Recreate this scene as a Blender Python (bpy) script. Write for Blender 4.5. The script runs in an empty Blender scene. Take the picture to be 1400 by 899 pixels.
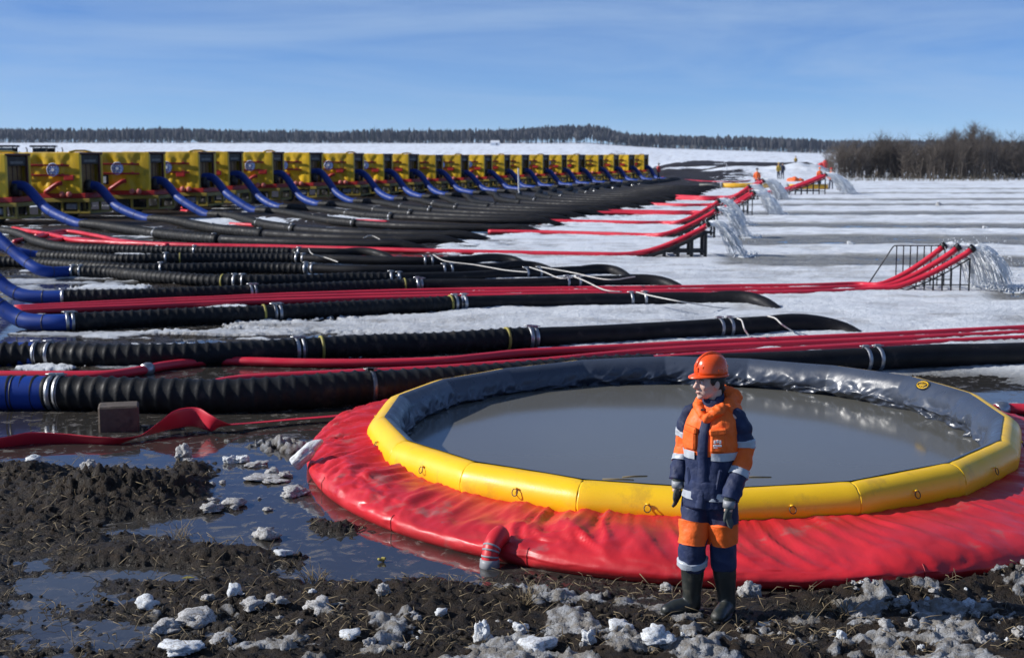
import bpy, bmesh, math, random
import numpy as np
from mathutils import Vector, Matrix

SC = bpy.context.scene
COL = SC.collection
rnd = random.Random(7)
R = math.radians

# ------------------------------------------------------------------ camera
FPX, IW, IH = 1900.0, 1400.0, 899.0        # focal length in photo pixels, photo size
CAMH, HOR = 3.25, 207.0                    # camera height (m), horizon row in the photo
PITCH = math.atan((IH / 2 - HOR) / FPX)
cam_d = bpy.data.cameras.new('camera')
cam = bpy.data.objects.new('camera', cam_d)
COL.objects.link(cam)
cam.location = (0, 0, CAMH)
cam.rotation_euler = (math.pi / 2 - PITCH, 0, 0)
cam_d.sensor_width = 36.0
cam_d.lens = FPX / IW * 36.0
cam_d.clip_start = 0.1
cam_d.clip_end = 12000
cam_d.dof.use_dof = True
cam_d.dof.focus_distance = 10.3
cam_d.dof.aperture_fstop = 3.6
SC.camera = cam

# ------------------------------------------------------------------ sky and sun
SUN_DIR = Vector((1.0, 0.0))             # ground direction in which the light travels
SUN_EL = R(28)
w = bpy.data.worlds.new('World')
SC.world = w
w.use_nodes = True
nt = w.node_tree
nt.nodes.clear()
wo = nt.nodes.new('ShaderNodeOutputWorld')
bg = nt.nodes.new('ShaderNodeBackground')
sky = nt.nodes.new('ShaderNodeTexSky')
sky.sky_type = 'NISHITA'
sky.sun_disc = False
sky.sun_elevation = SUN_EL
sky.sun_rotation = math.atan2(-SUN_DIR.x, -SUN_DIR.y)
sky.altitude = 5000
sky.air_density = 1.0
sky.dust_density = 0.0
sky.ozone_density = 2.0
bg.inputs['Strength'].default_value = 0.078
# thin cirrus veil: pale streaks laid over the sky by direction
tc = nt.nodes.new('ShaderNodeTexCoord')
mp = nt.nodes.new('ShaderNodeMapping')
mp.inputs['Scale'].default_value = (1.5, 1.5, 11.0)
mp.inputs['Rotation'].default_value = (0.05, 0.06, 0)
n1 = nt.nodes.new('ShaderNodeTexNoise')
n1.inputs['Scale'].default_value = 1.6
n1.inputs['Detail'].default_value = 7
n1.inputs['Roughness'].default_value = 0.62
n1.inputs['Distortion'].default_value = 0.6
cr = nt.nodes.new('ShaderNodeMapRange')
cr.inputs['From Min'].default_value = 0.40
cr.inputs['From Max'].default_value = 0.72
cr.inputs['To Min'].default_value = 0.0
cr.inputs['To Max'].default_value = 0.62
tint = nt.nodes.new('ShaderNodeMix')          # cool daylight balance of the picture
tint.data_type = 'RGBA'
tint.blend_type = 'MULTIPLY'
tint.inputs[0].default_value = 1.0
tint.inputs[7].default_value = (0.66, 0.88, 1.24, 1)
mixc = nt.nodes.new('ShaderNodeMix')
mixc.data_type = 'RGBA'
mixc.inputs[7].default_value = (4.3, 6.0, 8.6, 1)
L = nt.links.new
L(tc.outputs['Generated'], mp.inputs['Vector'])
L(mp.outputs['Vector'], n1.inputs['Vector'])
L(n1.outputs['Fac'], cr.inputs['Value'])
L(cr.outputs['Result'], mixc.inputs[0])
L(sky.outputs['Color'], tint.inputs[6])
L(tint.outputs[2], mixc.inputs[6])
L(mixc.outputs[2], bg.inputs['Color'])
L(bg.outputs['Background'], wo.inputs['Surface'])

sun_d = bpy.data.lights.new('sun', 'SUN')
sun_d.energy = 5.0
sun_d.angle = R(0.5)
sun_d.color = (1.0, 0.965, 0.91)
sun = bpy.data.objects.new('sun', sun_d)
COL.objects.link(sun)
ld = Vector((SUN_DIR.x, SUN_DIR.y, 0)).normalized() * math.cos(SUN_EL) + Vector((0, 0, -math.sin(SUN_EL)))
sun.rotation_euler = ld.to_track_quat('-Z', 'Y').to_euler()
sun.location = (-20, 5, 20)

SC.view_settings.view_transform = 'Standard'
SC.view_settings.look = 'None'
SC.view_settings.exposure = 0.2
SC.view_settings.gamma = 1.0
SC.render.engine = 'CYCLES'
SC.cycles.max_bounces = 8
SC.cycles.transparent_max_bounces = 12
SC.cycles.volume_bounces = 1
SC.cycles.caustics_reflective = False
SC.cycles.caustics_refractive = False

# ------------------------------------------------------------------ photo pixel <-> place
CP, SP = math.cos(PITCH), math.sin(PITCH)
def at(px, py, z=0.0):
    """point of height z seen at photo pixel (px, py)"""
    a, b = px - IW / 2, IH / 2 - py
    dy = FPX * CP + b * SP
    dz = -FPX * SP + b * CP
    t = (z - CAMH) / dz
    return Vector((a * t, dy * t, z))
def at_d(px, py, Y):
    """point at depth Y seen at photo pixel"""
    a, b = px - IW / 2, IH / 2 - py
    dy = FPX * CP + b * SP
    dz = -FPX * SP + b * CP
    t = Y / dy
    return Vector((a * t, Y, CAMH + dz * t))
def pix(X, Y, Z):
    """photo pixel of a point (numpy arrays allowed)"""
    fz = Y * CP - (Z - CAMH) * SP
    up = Y * SP + (Z - CAMH) * CP
    return IW / 2 + FPX * X / fz, IH / 2 - FPX * up / fz

# ------------------------------------------------------------------ noise in numpy
def _h(ix, iy, iz, s):
    h = (ix * 374761393 + iy * 668265263 + iz * 2147483647 + s * 974711) & 0xffffffff
    h = ((h ^ (h >> 13)) * 1274126177) & 0xffffffff
    h = ((h ^ (h >> 16)) * 2246822519) & 0xffffffff
    return ((h ^ (h >> 15)) & 0xffffff) / float(0xffffff)
def vnoise(x, y, z=0.0, s=0):
    x = np.asarray(x, dtype=np.float64); y = np.asarray(y, dtype=np.float64)
    z = np.zeros_like(x) + z
    fx, fy, fz = np.floor(x), np.floor(y), np.floor(z)
    ix, iy, iz = fx.astype(np.int64), fy.astype(np.int64), fz.astype(np.int64)
    u, v, q = x - fx, y - fy, z - fz
    u = u * u * u * (u * (u * 6 - 15) + 10); v = v * v * v * (v * (v * 6 - 15) + 10); q = q * q * (3 - 2 * q)
    def l(a, b, t): return a + (b - a) * t
    c = lambda a, b, d: _h(ix + a, iy + b, iz + d, s)
    if np.all(q == 0):
        return l(l(c(0,0,0), c(1,0,0), u), l(c(0,1,0), c(1,1,0), u), v) * 2 - 1
    return l(l(l(c(0,0,0), c(1,0,0), u), l(c(0,1,0), c(1,1,0), u), v),
             l(l(c(0,0,1), c(1,0,1), u), l(c(0,1,1), c(1,1,1), u), v), q) * 2 - 1
def fbm(x, y, z=0.0, o=4, s=0, g=0.5):
    a, t, f = 1.0, 0.0, 1.0
    r = 0.0
    for k in range(o):
        r = r + a * vnoise(np.asarray(x) * f + 13.1 * k, np.asarray(y) * f + 7.7 * k, np.asarray(z) * f, s + k)
        t += a; a *= g; f *= 2.03
    return r / t
def sstep(a, b, x):
    t = np.clip((x - a) / (b - a), 0, 1)
    return t * t * (3 - 2 * t)

# ------------------------------------------------------------------ materials
def mat(name, col, rough=0.6, metal=0.0, var=0.25, vscale=3.0, col2=None, mix2=0.5, scale2=6.0, bump=0.0, bscale=40.0, rvar=0.15,
        spec=0.5, coat=0.0, detail=6, stretch=None, trans=0.0):
    """procedural material: base colour with noise variation, optional second colour in patches, roughness noise and bump"""
    m = bpy.data.materials.new(name)
    m.use_nodes = True
    t = m.node_tree; N = t.nodes; K = t.links.new
    p = N['Principled BSDF']
    p.inputs['Roughness'].default_value = rough
    p.inputs['Metallic'].default_value = metal
    p.inputs['Specular IOR Level'].default_value = spec
    p.inputs['Coat Weight'].default_value = coat
    p.inputs['Transmission Weight'].default_value = trans
    c = N.new('ShaderNodeTexCoord')
    mpn = N.new('ShaderNodeMapping')
    if stretch: mpn.inputs['Scale'].default_value = stretch
    K(c.outputs['Object'], mpn.inputs['Vector'])
    n = N.new('ShaderNodeTexNoise'); n.inputs['Scale'].default_value = vscale; n.inputs['Detail'].default_value = detail
    K(mpn.outputs['Vector'], n.inputs['Vector'])
    mr = N.new('ShaderNodeMapRange'); mr.inputs['From Min'].default_value = 0.3; mr.inputs['From Max'].default_value = 0.7
    mr.inputs['To Min'].default_value = 1 - var; mr.inputs['To Max'].default_value = 1 + var
    K(n.outputs['Fac'], mr.inputs['Value'])
    base = N.new('ShaderNodeMix'); base.data_type = 'RGBA'; base.blend_type = 'MULTIPLY'; base.inputs[0].default_value = 1
    base.inputs[6].default_value = (*col, 1)
    K(mr.outputs['Result'], base.inputs[7])
    out = base.outputs[2]
    if col2 is not None:
        n2 = N.new('ShaderNodeTexNoise'); n2.inputs['Scale'].default_value = scale2; n2.inputs['Detail'].default_value = 8; n2.inputs['Roughness'].default_value = 0.65
        K(mpn.outputs['Vector'], n2.inputs['Vector'])
        m2 = N.new('ShaderNodeMapRange'); m2.inputs['From Min'].default_value = 0.62 - 0.25 * mix2; m2.inputs['From Max'].default_value = 0.72 - 0.2 * mix2
        m2.inputs['To Max'].default_value = min(1.0, 0.55 + mix2 * 0.5)
        K(n2.outputs['Fac'], m2.inputs['Value'])
        mx = N.new('ShaderNodeMix'); mx.data_type = 'RGBA'; mx.inputs[7].default_value = (*col2, 1)
        K(m2.outputs['Result'], mx.inputs[0]); K(out, mx.inputs[6])
        out = mx.outputs[2]
    K(out, p.inputs['Base Color'])
    rr = N.new('ShaderNodeMapRange'); rr.inputs['From Min'].default_value = 0.3; rr.inputs['From Max'].default_value = 0.7
    rr.inputs['To Min'].default_value = max(0.02, rough - rvar); rr.inputs['To Max'].default_value = min(1, rough + rvar)
    n3 = N.new('ShaderNodeTexNoise'); n3.inputs['Scale'].default_value = vscale * 2.3; n3.inputs['Detail'].default_value = 4
    K(mpn.outputs['Vector'], n3.inputs['Vector']); K(n3.outputs['Fac'], rr.inputs['Value']); K(rr.outputs['Result'], p.inputs['Roughness'])
    if bump > 0:
        nb = N.new('ShaderNodeTexNoise'); nb.inputs['Scale'].default_value = bscale; nb.inputs['Detail'].default_value = 6
        K(mpn.outputs['Vector'], nb.inputs['Vector'])
        b = N.new('ShaderNodeBump'); b.inputs['Strength'].default_value = bump; b.inputs['Distance'].default_value = 0.02
        K(nb.outputs['Fac'], b.inputs['Height']); K(b.outputs['Normal'], p.inputs['Normal'])
    return m

# ------------------------------------------------------------------ mesh building
class MB:
    def __init__(s): s.v = []; s.f = []; s.m = []; s.sm = []
    def add(s, vs, fs, mi=0, smooth=False):
        o = len(s.v)
        s.v += [tuple(map(float, p)) for p in vs]
        for f in fs:
            s.f.append(tuple(i + o for i in f)); s.m.append(mi); s.sm.append(smooth)
    def box(s, c, d, mi=0, bev=0.0, rot=None):
        x, y, z = d[0] / 2, d[1] / 2, d[2] / 2
        if bev > 0:
            b = min(bev, x * .9, y * .9, z * .9)
            bm = bmesh.new(); bmesh.ops.create_cube(bm, size=1)
            for v in bm.verts: v.co = Vector((v.co.x * d[0], v.co.y * d[1], v.co.z * d[2]))
            bmesh.ops.bevel(bm, geom=list(bm.edges), offset=b, segments=1, affect='EDGES')
            vs = [v.co.copy() for v in bm.verts]; bm.verts.index_update()
            fs = [tuple(v.index for v in f.verts) for f in bm.faces]; bm.free()
        else:
            vs = [Vector(p) for p in ((-x,-y,-z),(x,-y,-z),(x,y,-z),(-x,y,-z),(-x,-y,z),(x,-y,z),(x,y,z),(-x,y,z))]
            fs = [(0,3,2,1),(4,5,6,7),(0,1,5,4),(1,2,6,5),(2,3,7,6),(3,0,4,7)]
        if rot is not None: vs = [rot @ v for v in vs]
        s.add([v + Vector(c) for v in vs], fs, mi)
        return s
    def tube(s, path, rad, sides=10, mi=0, caps=True, smooth=True, flat=1.0, twist=None):
        P = np.array([tuple(p) for p in path], float); n = len(P)
        r = np.full(n, rad, float) if np.isscalar(rad) else np.array(rad, float)
        T = np.gradient(P, axis=0); T /= np.linalg.norm(T, axis=1)[:, None] + 1e-12
        up = np.array([0, 0, 1.0])
        if abs(T[0] @ up) > 0.95: up = np.array([0, 1.0, 0])
        A = np.zeros_like(P); a = np.cross(T[0], up); a /= np.linalg.norm(a)
        for i in range(n):
            a = a - T[i] * (a @ T[i]); a /= np.linalg.norm(a); A[i] = a
        B = np.cross(A, T)
        if twist is not None:
            c_, s_ = np.cos(twist)[:, None], np.sin(twist)[:, None]
            A, B = A * c_ + B * s_, B * c_ - A * s_
        th = np.arange(sides) * 2 * math.pi / sides
        V = P[:, None, :] + r[:, None, None] * (np.cos(th)[None, :, None] * A[:, None, :] + flat * np.sin(th)[None, :, None] * B[:, None, :])
        fs = []
        for i in range(n - 1):
            for j in range(sides):
                k = (j + 1) % sides
                fs.append((i * sides + j, i * sides + k, (i + 1) * sides + k, (i + 1) * sides + j))
        if caps:
            fs.append(tuple(range(sides))[::-1]); fs.append(tuple((n - 1) * sides + j for j in range(sides)))
        s.add(V.reshape(-1, 3), fs, mi, smooth)
        return s
    def loft(s, rings, mi=0, cap=True, smooth=True, closed=True):
        n = len(rings[0]); vs = [p for r in rings for p in r]; fs = []
        for i in range(len(rings) - 1):
            for j in range(n if closed else n - 1):
                k = (j + 1) % n
                fs.append((i * n + j, i * n + k, (i + 1) * n + k, (i + 1) * n + j))
        if cap and closed:
            fs.append(tuple(range(n))[::-1]); fs.append(tuple((len(rings) - 1) * n + j for j in range(n)))
        s.add(vs, fs, mi, smooth)
        return s
    def ell(s, c, rx, ry, rz, mi=0, sub=2, rot=None, fn=None):
        bm = bmesh.new(); bmesh.ops.create_icosphere(bm, subdivisions=sub, radius=1)
        vs = []
        for v in bm.verts:
            p = v.co.copy()
            if fn: p = fn(p)
            p = Vector((p.x * rx, p.y * ry, p.z * rz))
            if rot is not None: p = rot @ p
            vs.append(p + Vector(c))
        bm.verts.index_update()
        fs = [tuple(v.index for v in f.verts) for f in bm.faces]; bm.free()
        s.add(vs, fs, mi, True)
        return s
    def mesh(s, name, mats):
        me = bpy.data.meshes.new(name)
        me.from_pydata(s.v, [], s.f)
        for m in (mats if isinstance(mats, (list, tuple)) else [mats]): me.materials.append(m)
        me.polygons.foreach_set('material_index', s.m)
        me.polygons.foreach_set('use_smooth', s.sm)
        me.update()
        return me
    def build(s, name, mats, parent=None):
        return obj(name, s.mesh(name, mats), parent)

def obj(name, data, parent=None):
    o = bpy.data.objects.new(name, data); COL.objects.link(o)
    if parent is not None: o.parent = parent
    return o
def tag(o, label=None, cat=None, group=None, kind=None):
    if label: o['label'] = label
    if cat: o['category'] = cat
    if group: o['group'] = group
    if kind: o['kind'] = kind
    return o
def thing(name, loc=(0, 0, 0), rz=0.0, label=None, cat=None, group=None):
    o = bpy.data.objects.new(name, None); COL.objects.link(o)
    o.empty_display_size = 0.2
    o.location = loc; o.rotation_euler = (0, 0, rz)
    return tag(o, label, cat, group)
def copy_tree(o, parent=None):
    c = o.copy(); COL.objects.link(c); c.parent = parent
    for ch in [x for x in o.children]: copy_tree(ch, c)
    return c
def spline(pts, ds=None, n=None):
    """Catmull-Rom through points, resampled evenly"""
    P = np.array([tuple(p) for p in pts], float)
    P = np.vstack([2 * P[0] - P[1], P, 2 * P[-1] - P[-2]])
    out = []
    for i in range(1, len(P) - 2):
        t = np.linspace(0, 1, 24, endpoint=False)[:, None]
        p0, p1, p2, p3 = P[i-1], P[i], P[i+1], P[i+2]
        out.append(0.5 * ((2*p1) + (-p0+p2)*t + (2*p0-5*p1+4*p2-p3)*t**2 + (-p0+3*p1-3*p2+p3)*t**3))
    out.append(P[-2][None]); Q = np.vstack(out)
    d = np.r_[0, np.cumsum(np.linalg.norm(np.diff(Q, axis=0), axis=1))]
    if n is None: n = max(2, int(d[-1] / ds) + 1)
    s = np.linspace(0, d[-1], n)
    return np.stack([np.interp(s, d, Q[:, k]) for k in range(3)], 1), d[-1]
def remesh(mb, voxel, smooth_it=2):
    """one continuous skin from overlapping pieces"""
    me = bpy.data.meshes.new('tmp'); me.from_pydata(mb.v, [], mb.f); me.update()
    o = bpy.data.objects.new('tmp', me); COL.objects.link(o)
    md = o.modifiers.new('r', 'REMESH'); md.mode = 'VOXEL'; md.voxel_size = voxel; md.use_smooth_shade = True
    if smooth_it:
        ms = o.modifiers.new('s', 'SMOOTH'); ms.iterations = smooth_it; ms.factor = 0.5
    dg = bpy.context.evaluated_depsgraph_get(); dg.update()
    r = bpy.data.meshes.new_from_object(o.evaluated_get(dg))
    bpy.data.objects.remove(o); bpy.data.meshes.remove(me)
    return r

def vary_by_object(m, lo, hi):
    """each unit's cover has faded a little differently"""
    t = m.node_tree; N = t.nodes; p = N['Principled BSDF']; src = p.inputs['Base Color'].links[0].from_socket
    oi = N.new('ShaderNodeObjectInfo'); mr = N.new('ShaderNodeMapRange'); mr.inputs['To Min'].default_value = lo; mr.inputs['To Max'].default_value = hi
    t.links.new(oi.outputs['Random'], mr.inputs['Value'])
    mx = N.new('ShaderNodeMix'); mx.data_type = 'RGBA'; mx.blend_type = 'MULTIPLY'; mx.inputs[0].default_value = 1
    t.links.new(src, mx.inputs[6]); t.links.new(mr.outputs['Result'], mx.inputs[7]); t.links.new(mx.outputs[2], p.inputs['Base Color'])

# ================================================================== SETTING: ground, water
TANK = Vector((1.90, 15.03, 0))            # centre of the round tank
TANK_R = 3.50
TANK_SX, TANK_SY = .945, 1.06             # the soft tank has settled slightly oval
def tank_base_r(th):
    """outer radius of the red flank by direction (it sags more towards the man)"""
    return 4.25 + 0.54 * np.maximum(0, -np.sin(th)) ** 1.5 + 0.20 * np.maximum(0, np.cos(th)) - .15 * np.maximum(0, np.sin(th)) - .14 * np.maximum(0, np.cos(th + 2.2)) ** 4 + .10 * np.maximum(0, -np.cos(th)) ** 3

def gauss(px, py, cx, cy, rx, ry):
    return np.exp(-(((px - cx) / rx) ** 2 + ((py - cy) / ry) ** 2))

FURROWS = [(31.2, 1.0, 1352), (41.0, 1.9, 985), (50.3, 2.4, 995), (60.6, 1.9, 1000), (72.5, 1.9, 1010), (84.0, 1.5, 1005), (93.5, 1.4, 1000), (108, 1.2, 1130), (121, 1.0, 1180)]
PUDDLES = [(90, 600, 200, 22, .10), (330, 600, 150, 26, .05), (360, 640, 150, 34, .13), (420, 690, 110, 36, .13), (470, 750, 90, 24, .11), (600, 772, 160, 22, .09), (260, 715, 90, 12, .08),
           (30, 770, 45, 12, .08), (290, 612, 60, 14, .08), (100, 850, 170, 45, .07), (90, 800, 60, 14, .07), (370, 780, 60, 12, .06), (240, 790, 50, 10, .07),
           (180, 660, 200, 30, .06), (740, 800, 90, 14, .05), (200, 722, 140, 9, .09), (330, 738, 90, 8, .07), (60, 625, 160, 14, .08), (400, 720, 60, 10, .08), (160, 780, 50, 8, .06)]
MOUNDS = [(155, 676, 85, 20, .24), (245, 660, 40, 22, .16), (30, 655, 60, 16, .14), (280, 640, 34, 10, .12), (100, 690, 60, 14, .12), (455, 724, 34, 12, .12), (430, 712, 20, 8, .08), (60, 715, 120, 14, .06),
          (320, 770, 180, 14, .07), (560, 815, 160, 16, .06), (700, 835, 90, 16, .06), (1190, 806, 110, 18, .14), (1340, 790, 80, 16, .16), (160, 560, 50, 8, .05), (60, 580, 40, 6, .06), (1110, 826, 34, 8, .05), (370, 609, 60, 6, .10), (410, 618, 40, 5, .09), (300, 602, 60, 4, .08)]

def ground_fields(X, Y):
    px, py = pix(X, Y, 0.0)
    big = fbm(X * .35, Y * .35, 0, 4, 3)
    med = fbm(X * 1.4, Y * 1.4, 0, 4, 11)
    clod = 1 - np.abs(fbm(X * 4.5, Y * 4.5, 0, 4, 23)) * 2.4
    clod2 = np.abs(fbm(X * 9, Y * 9, 0, 4, 41, .6))
    fine = fbm(X * 16, Y * 16, 0, 4, 31, .6)
    # ---- snow cover
    bp = np.array([222, 232, 240, 250, 262, 275, 300, 320, 345, 380, 420, 440, 462, 480, 505, 530, 560, 600])
    bx = np.array([1150, 1110, 1050, 985, 930, 880, 790, 680, 600, 640, 600, 480, 560, 760, 1000, 1240, 1330, 1900])
    xs = np.interp(py, bp, bx)
    wob = med * 90 + big * 60 + fine * 20
    S = sstep(-30, 50, px - xs + wob)
    S = S * sstep(223, 226, py)
    thr = np.interp(px, [-400, 700, 870, 950, 1060, 1135, 1160], [172, 185, 215, 370, 400, 300, 120])
    far = sstep(-14, 14, Y + big * 40 + med * 14 - thr)
    S = np.maximum(S, far)
    S = np.maximum(S, .85 * sstep(.16, .34, fbm(X * .06, Y * .025, 0, 5, 66)) * sstep(150, 190, Y) * sstep(880, 930, px))
    # patches of old snow among the hoses
    patch = sstep(.32, .46, fbm(X * .5, Y * .9, 0, 5, 77)) * sstep(560, 470, py) * sstep(255, 275, py) * .9
    S = np.maximum(S, patch * sstep(900, 300, px) * .8)
    for cx, cy, rx, ry in ((520, 448, 260, 12), (300, 456, 120, 6), (560, 436, 100, 6), (330, 304, 90, 6), (480, 300, 70, 4), (60, 505, 50, 5), (150, 395, 60, 5), (670, 510, 60, 6), (240, 478, 70, 5)):
        S = np.maximum(S, sstep(.35, .7, gauss(px, py, cx, cy, rx, ry) + fine * .35 + med * .2) * .95)
    # thawing snow crust on the near mud, bottom right
    zone = np.maximum(.70 * sstep(835, 875, py) * sstep(430, 700, px), .68 * sstep(1100, 1250, px) * sstep(765, 800, py))
    zone = np.maximum(zone, .6 * sstep(795, 830, py) * sstep(560, 760, px))
    zone = np.maximum(zone, .42 * sstep(810, 850, py) * sstep(150, 300, px))
    near = sstep(.08, .42, fbm(X * 2.4, Y * 2.4, 0, 5, 91, .6) + zone * .55 - .30) * sstep(.1, .4, zone)
    near = np.maximum(near, gauss(px, py, 385, 612, 75, 9) * 1.5 * sstep(-.3, .3, fine + .1))
    near = np.maximum(near, gauss(px, py, 300, 603, 70, 5) * 1.1 * sstep(-.2, .3, fine))
    for cx, cy in ((230, 845), (330, 840), (450, 845), (300, 870), (540, 870)):
        near = np.maximum(near, .8 * gauss(px, py, cx, cy, 40, 14) * sstep(-.3, .4, fine))
    near = near * sstep(560, 590, py)
    S = np.clip(np.maximum(S * sstep(625, 560, py), near), 0, 1)
    dirt = np.clip(.10 + .42 * sstep(.0, .5, fbm(X * .8, Y * 1.6, 0, 5, 55)) + .95 * sstep(560, 620, py) - .35 * sstep(870, 760, px) * 0, 0, 1)
    dirt = np.clip(dirt + .35 * gauss(px, py, 480, 455, 400, 25) - .15 * sstep(360, 300, py), 0, 1)
    # ---- height
    fg = sstep(585, 640, py)                                   # near mud
    vfine = fbm(X * 38, Y * 38, 0, 2, 63, .6)
    h = .045 + .045 * med + .022 * (clod - .55) + .022 * fine + .03 * clod2 + .012 * vfine
    rut = fbm(X * .55 + Y * .25, Y * 3.2 - X * .55, 0, 3, 71)
    h = h + .045 * rut - .03 * np.maximum(0, 1 - np.abs(np.mod(Y + .12 * X + .25 * med, 1.9) - .6) / .16)
    mid = -.02 + .035 * big + .045 * med + .014 * fine          # wet ground among the hoses
    snw = .06 + .035 * big + .035 * med + .02 * fine
    m = mid * (1 - S) + snw * S
    z = m * (1 - fg) + h * fg
    z = z + near * (.03 + .035 * np.maximum(clod2 - .1, 0) + .015 * fine)
    for cx, cy, rx, ry, d in PUDDLES: z = z - d * gauss(px, py, cx, cy, rx, ry)
    for cx, cy, rx, ry, d in MOUNDS:
        z = z + d * gauss(px, py, cx, cy, rx, ry) * (.8 + .35 * clod2 + .22 * fine + .15 * med + .08 * vfine)
    # furrows filled with melt water and grey slush
    slush = np.zeros_like(X)
    slush = np.maximum(slush, .8 * sstep(.35, .8, gauss(px, py, 1330, 528, 200, 26) + .2 * med))
    for yc, hw, p0 in FURROWS:
        wv = np.abs(Y - yc + fbm(X * .12, Y * .05, 0, 4, int(yc)) * hw * .9 + fine * .12) / hw
        k = sstep(1.15, .75, wv) * sstep(-10, 25, px - p0 + med * 25)
        z = z - (.042 + .045 * fine + .05 * big) * k
        slush = np.maximum(slush, sstep(1.3, .95, wv) * sstep(-25, 30, px - p0 + med * 30))
        z = z + .05 * np.exp(-((wv - 1.7) / .5) ** 2) * sstep(0, 30, px - p0) * (.6 + .5 * med)
        dirt = np.clip(dirt + .45 * sstep(1.7, .9, wv) * sstep(-20, 20, px - p0), 0, 1)
    # soft melted edge by the tank's far side
    z = z - .10 * gauss(px, py, 1330, 535, 150, 24)
    # tank and man stand on level ground
    d = np.hypot((X - TANK.x) / TANK_SX, (Y - TANK.y) / TANK_SY)
    th = np.arctan2((Y - TANK.y) / TANK_SY, (X - TANK.x) / TANK_SX)
    k = sstep(.25, -.1, d - tank_base_r(th))
    z = z * (1 - k) + (-.02) * k
    k = gauss(px, py, 960, 832, 80, 14)
    z = z * (1 - k) + .03 * k
    # row of pumps: level, dry-ish mud
    k = np.maximum(sstep(56, 66, Y) * sstep(760, 560, px), sstep(100, 125, Y) * sstep(1060, 940, px)) * (1 - S)
    z = z * (1 - k * .5) + .10 * k
    # ---- far land rises gently to the wood
    hb = np.interp(px, [-400, 800, 905, 1130, 1800], [195.5, 196.5, 203, 210, 210.5])
    top = CAMH + (HOR - hb) / FPX * 1500
    t = np.clip((Y - 215) / 1285, 0, 1.25)
    f2 = sstep(200, 260, Y)
    z = z * (1 - f2) + f2 * (top * t ** 1.25 + .25 * big * sstep(240, 420, Y) + .6 * fbm(X * .02, Y * .03, 0, 4, 5) * sstep(260, 500, Y) * np.clip(1 - t, 0, 1))
    # earth bank beyond the pool field
    z = z + (.9 * np.maximum(0, fbm(X * .12, Y * .06, 0, 5, 44)) + .25) * sstep(130, 165, Y) * sstep(420, 360, Y) * sstep(870, 930, px) * sstep(1160, 1120, px)
    z = z + 1.0 * sstep(930, 1000, px) * sstep(1150, 1110, px) * np.exp(-((Y - 190) / 22) ** 2) * (.7 + .5 * fbm(X * .15, Y * .15, 0, 4, 8))
    return z, S, dirt, slush
def gz(x, y):
    return float(ground_fields(np.array([float(x)]), np.array([float(y)]))[0][0])

def ground_material():
    m = bpy.data.materials.new('mud_and_snow'); m.use_nodes = True
    t = m.node_tree; N = t.nodes; K = t.links.new
    p = N['Principled BSDF']; p.inputs['Specular IOR Level'].default_value = .2
    a1 = N.new('ShaderNodeAttribute'); a1.attribute_name = 'snow'
    a2 = N.new('ShaderNodeAttribute'); a2.attribute_name = 'dirt'
    geo = N.new('ShaderNodeNewGeometry')
    sep = N.new('ShaderNodeSeparateXYZ'); K(geo.outputs['Position'], sep.inputs['Vector'])
    def noise(sc, de=6, ro=.6):
        n = N.new('ShaderNodeTexNoise'); n.inputs['Scale'].default_value = sc; n.inputs['Detail'].default_value = de; n.inputs['Roughness'].default_value = ro
        K(geo.outputs['Position'], n.inputs['Vector']); return n.outputs['Fac']
    def mr(v, a, b, c, d):
        n = N.new('ShaderNodeMapRange'); n.inputs['From Min'].default_value = a; n.inputs['From Max'].default_value = b
        n.inputs['To Min'].default_value = c; n.inputs['To Max'].default_value = d; K(v, n.inputs['Value']); return n.outputs['Result']
    def mix(f, a, b):
        n = N.new('ShaderNodeMix'); n.data_type = 'RGBA'
        K(f, n.inputs[0])
        for i, c in ((6, a), (7, b)):
            if isinstance(c, tuple): n.inputs[i].default_value = (*c, 1)
            else: K(c, n.inputs[i])
        return n.outputs[2]
    def math_(op, a, b):
        n = N.new('ShaderNodeMath'); n.operation = op
        for i, c in ((0, a), (1, b)):
            if isinstance(c, (int, float)): n.inputs[i].default_value = c
            else: K(c, n.inputs[i])
        return n.outputs[0]
    nz = noise(11, 8, .65); nf = noise(60, 6, .7); nl = noise(1.3, 5)
    mud = mix(mr(nz, .35, .7, 0, 1), (.011, .0075, .0052), (.046, .032, .021))
    mud = mix(mr(nf, .55, .75, 0, .6), mud, (.075, .056, .038))
    snowc = mix(mr(nl, .35, .7, 0, 1), (.84, .88, .93), (.72, .77, .83))
    dcol = mix(mr(nz, .4, .65, 0, 1), (.11, .092, .072), (.34, .315, .28))
    df = math_('MULTIPLY', a2.outputs['Fac'], mr(nz, .38, .62, .45, 1.15))
    snowc = mix(df, snowc, dcol)
    sf = mr(math_('ADD', a1.outputs['Fac'], math_('MULTIPLY', math_('SUBTRACT', nf, .5), .7)), .38, .58, 0, 1)
    col = mix(sf, mud, snowc)
    a3 = N.new('ShaderNodeAttribute'); a3.attribute_name = 'slush'
    col = mix(math_('MULTIPLY', a3.outputs['Fac'], mr(nz, .3, .68, .55, 1.0)), col, (.27, .27, .25))
    wet = mr(sep.outputs['Z'], .0, .055, 1, 0)
    K(mix(math_('MULTIPLY', wet, .55), col, (.03, .026, .022)), p.inputs['Base Color'])
    rough = mr(nz, .3, .7, .35, .85)
    r2 = math_('SUBTRACT', rough, math_('MULTIPLY', wet, .3))
    K(math_('MAXIMUM', r2, .16), p.inputs['Roughness'])
    b = N.new('ShaderNodeBump'); b.inputs['Strength'].default_value = 1.0; b.inputs['Distance'].default_value = .03
    K(math_('ADD', nf, math_('MULTIPLY', nz, 1.5)), b.inputs['Height']); K(b.outputs['Normal'], p.inputs['Normal'])
    return m

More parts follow.
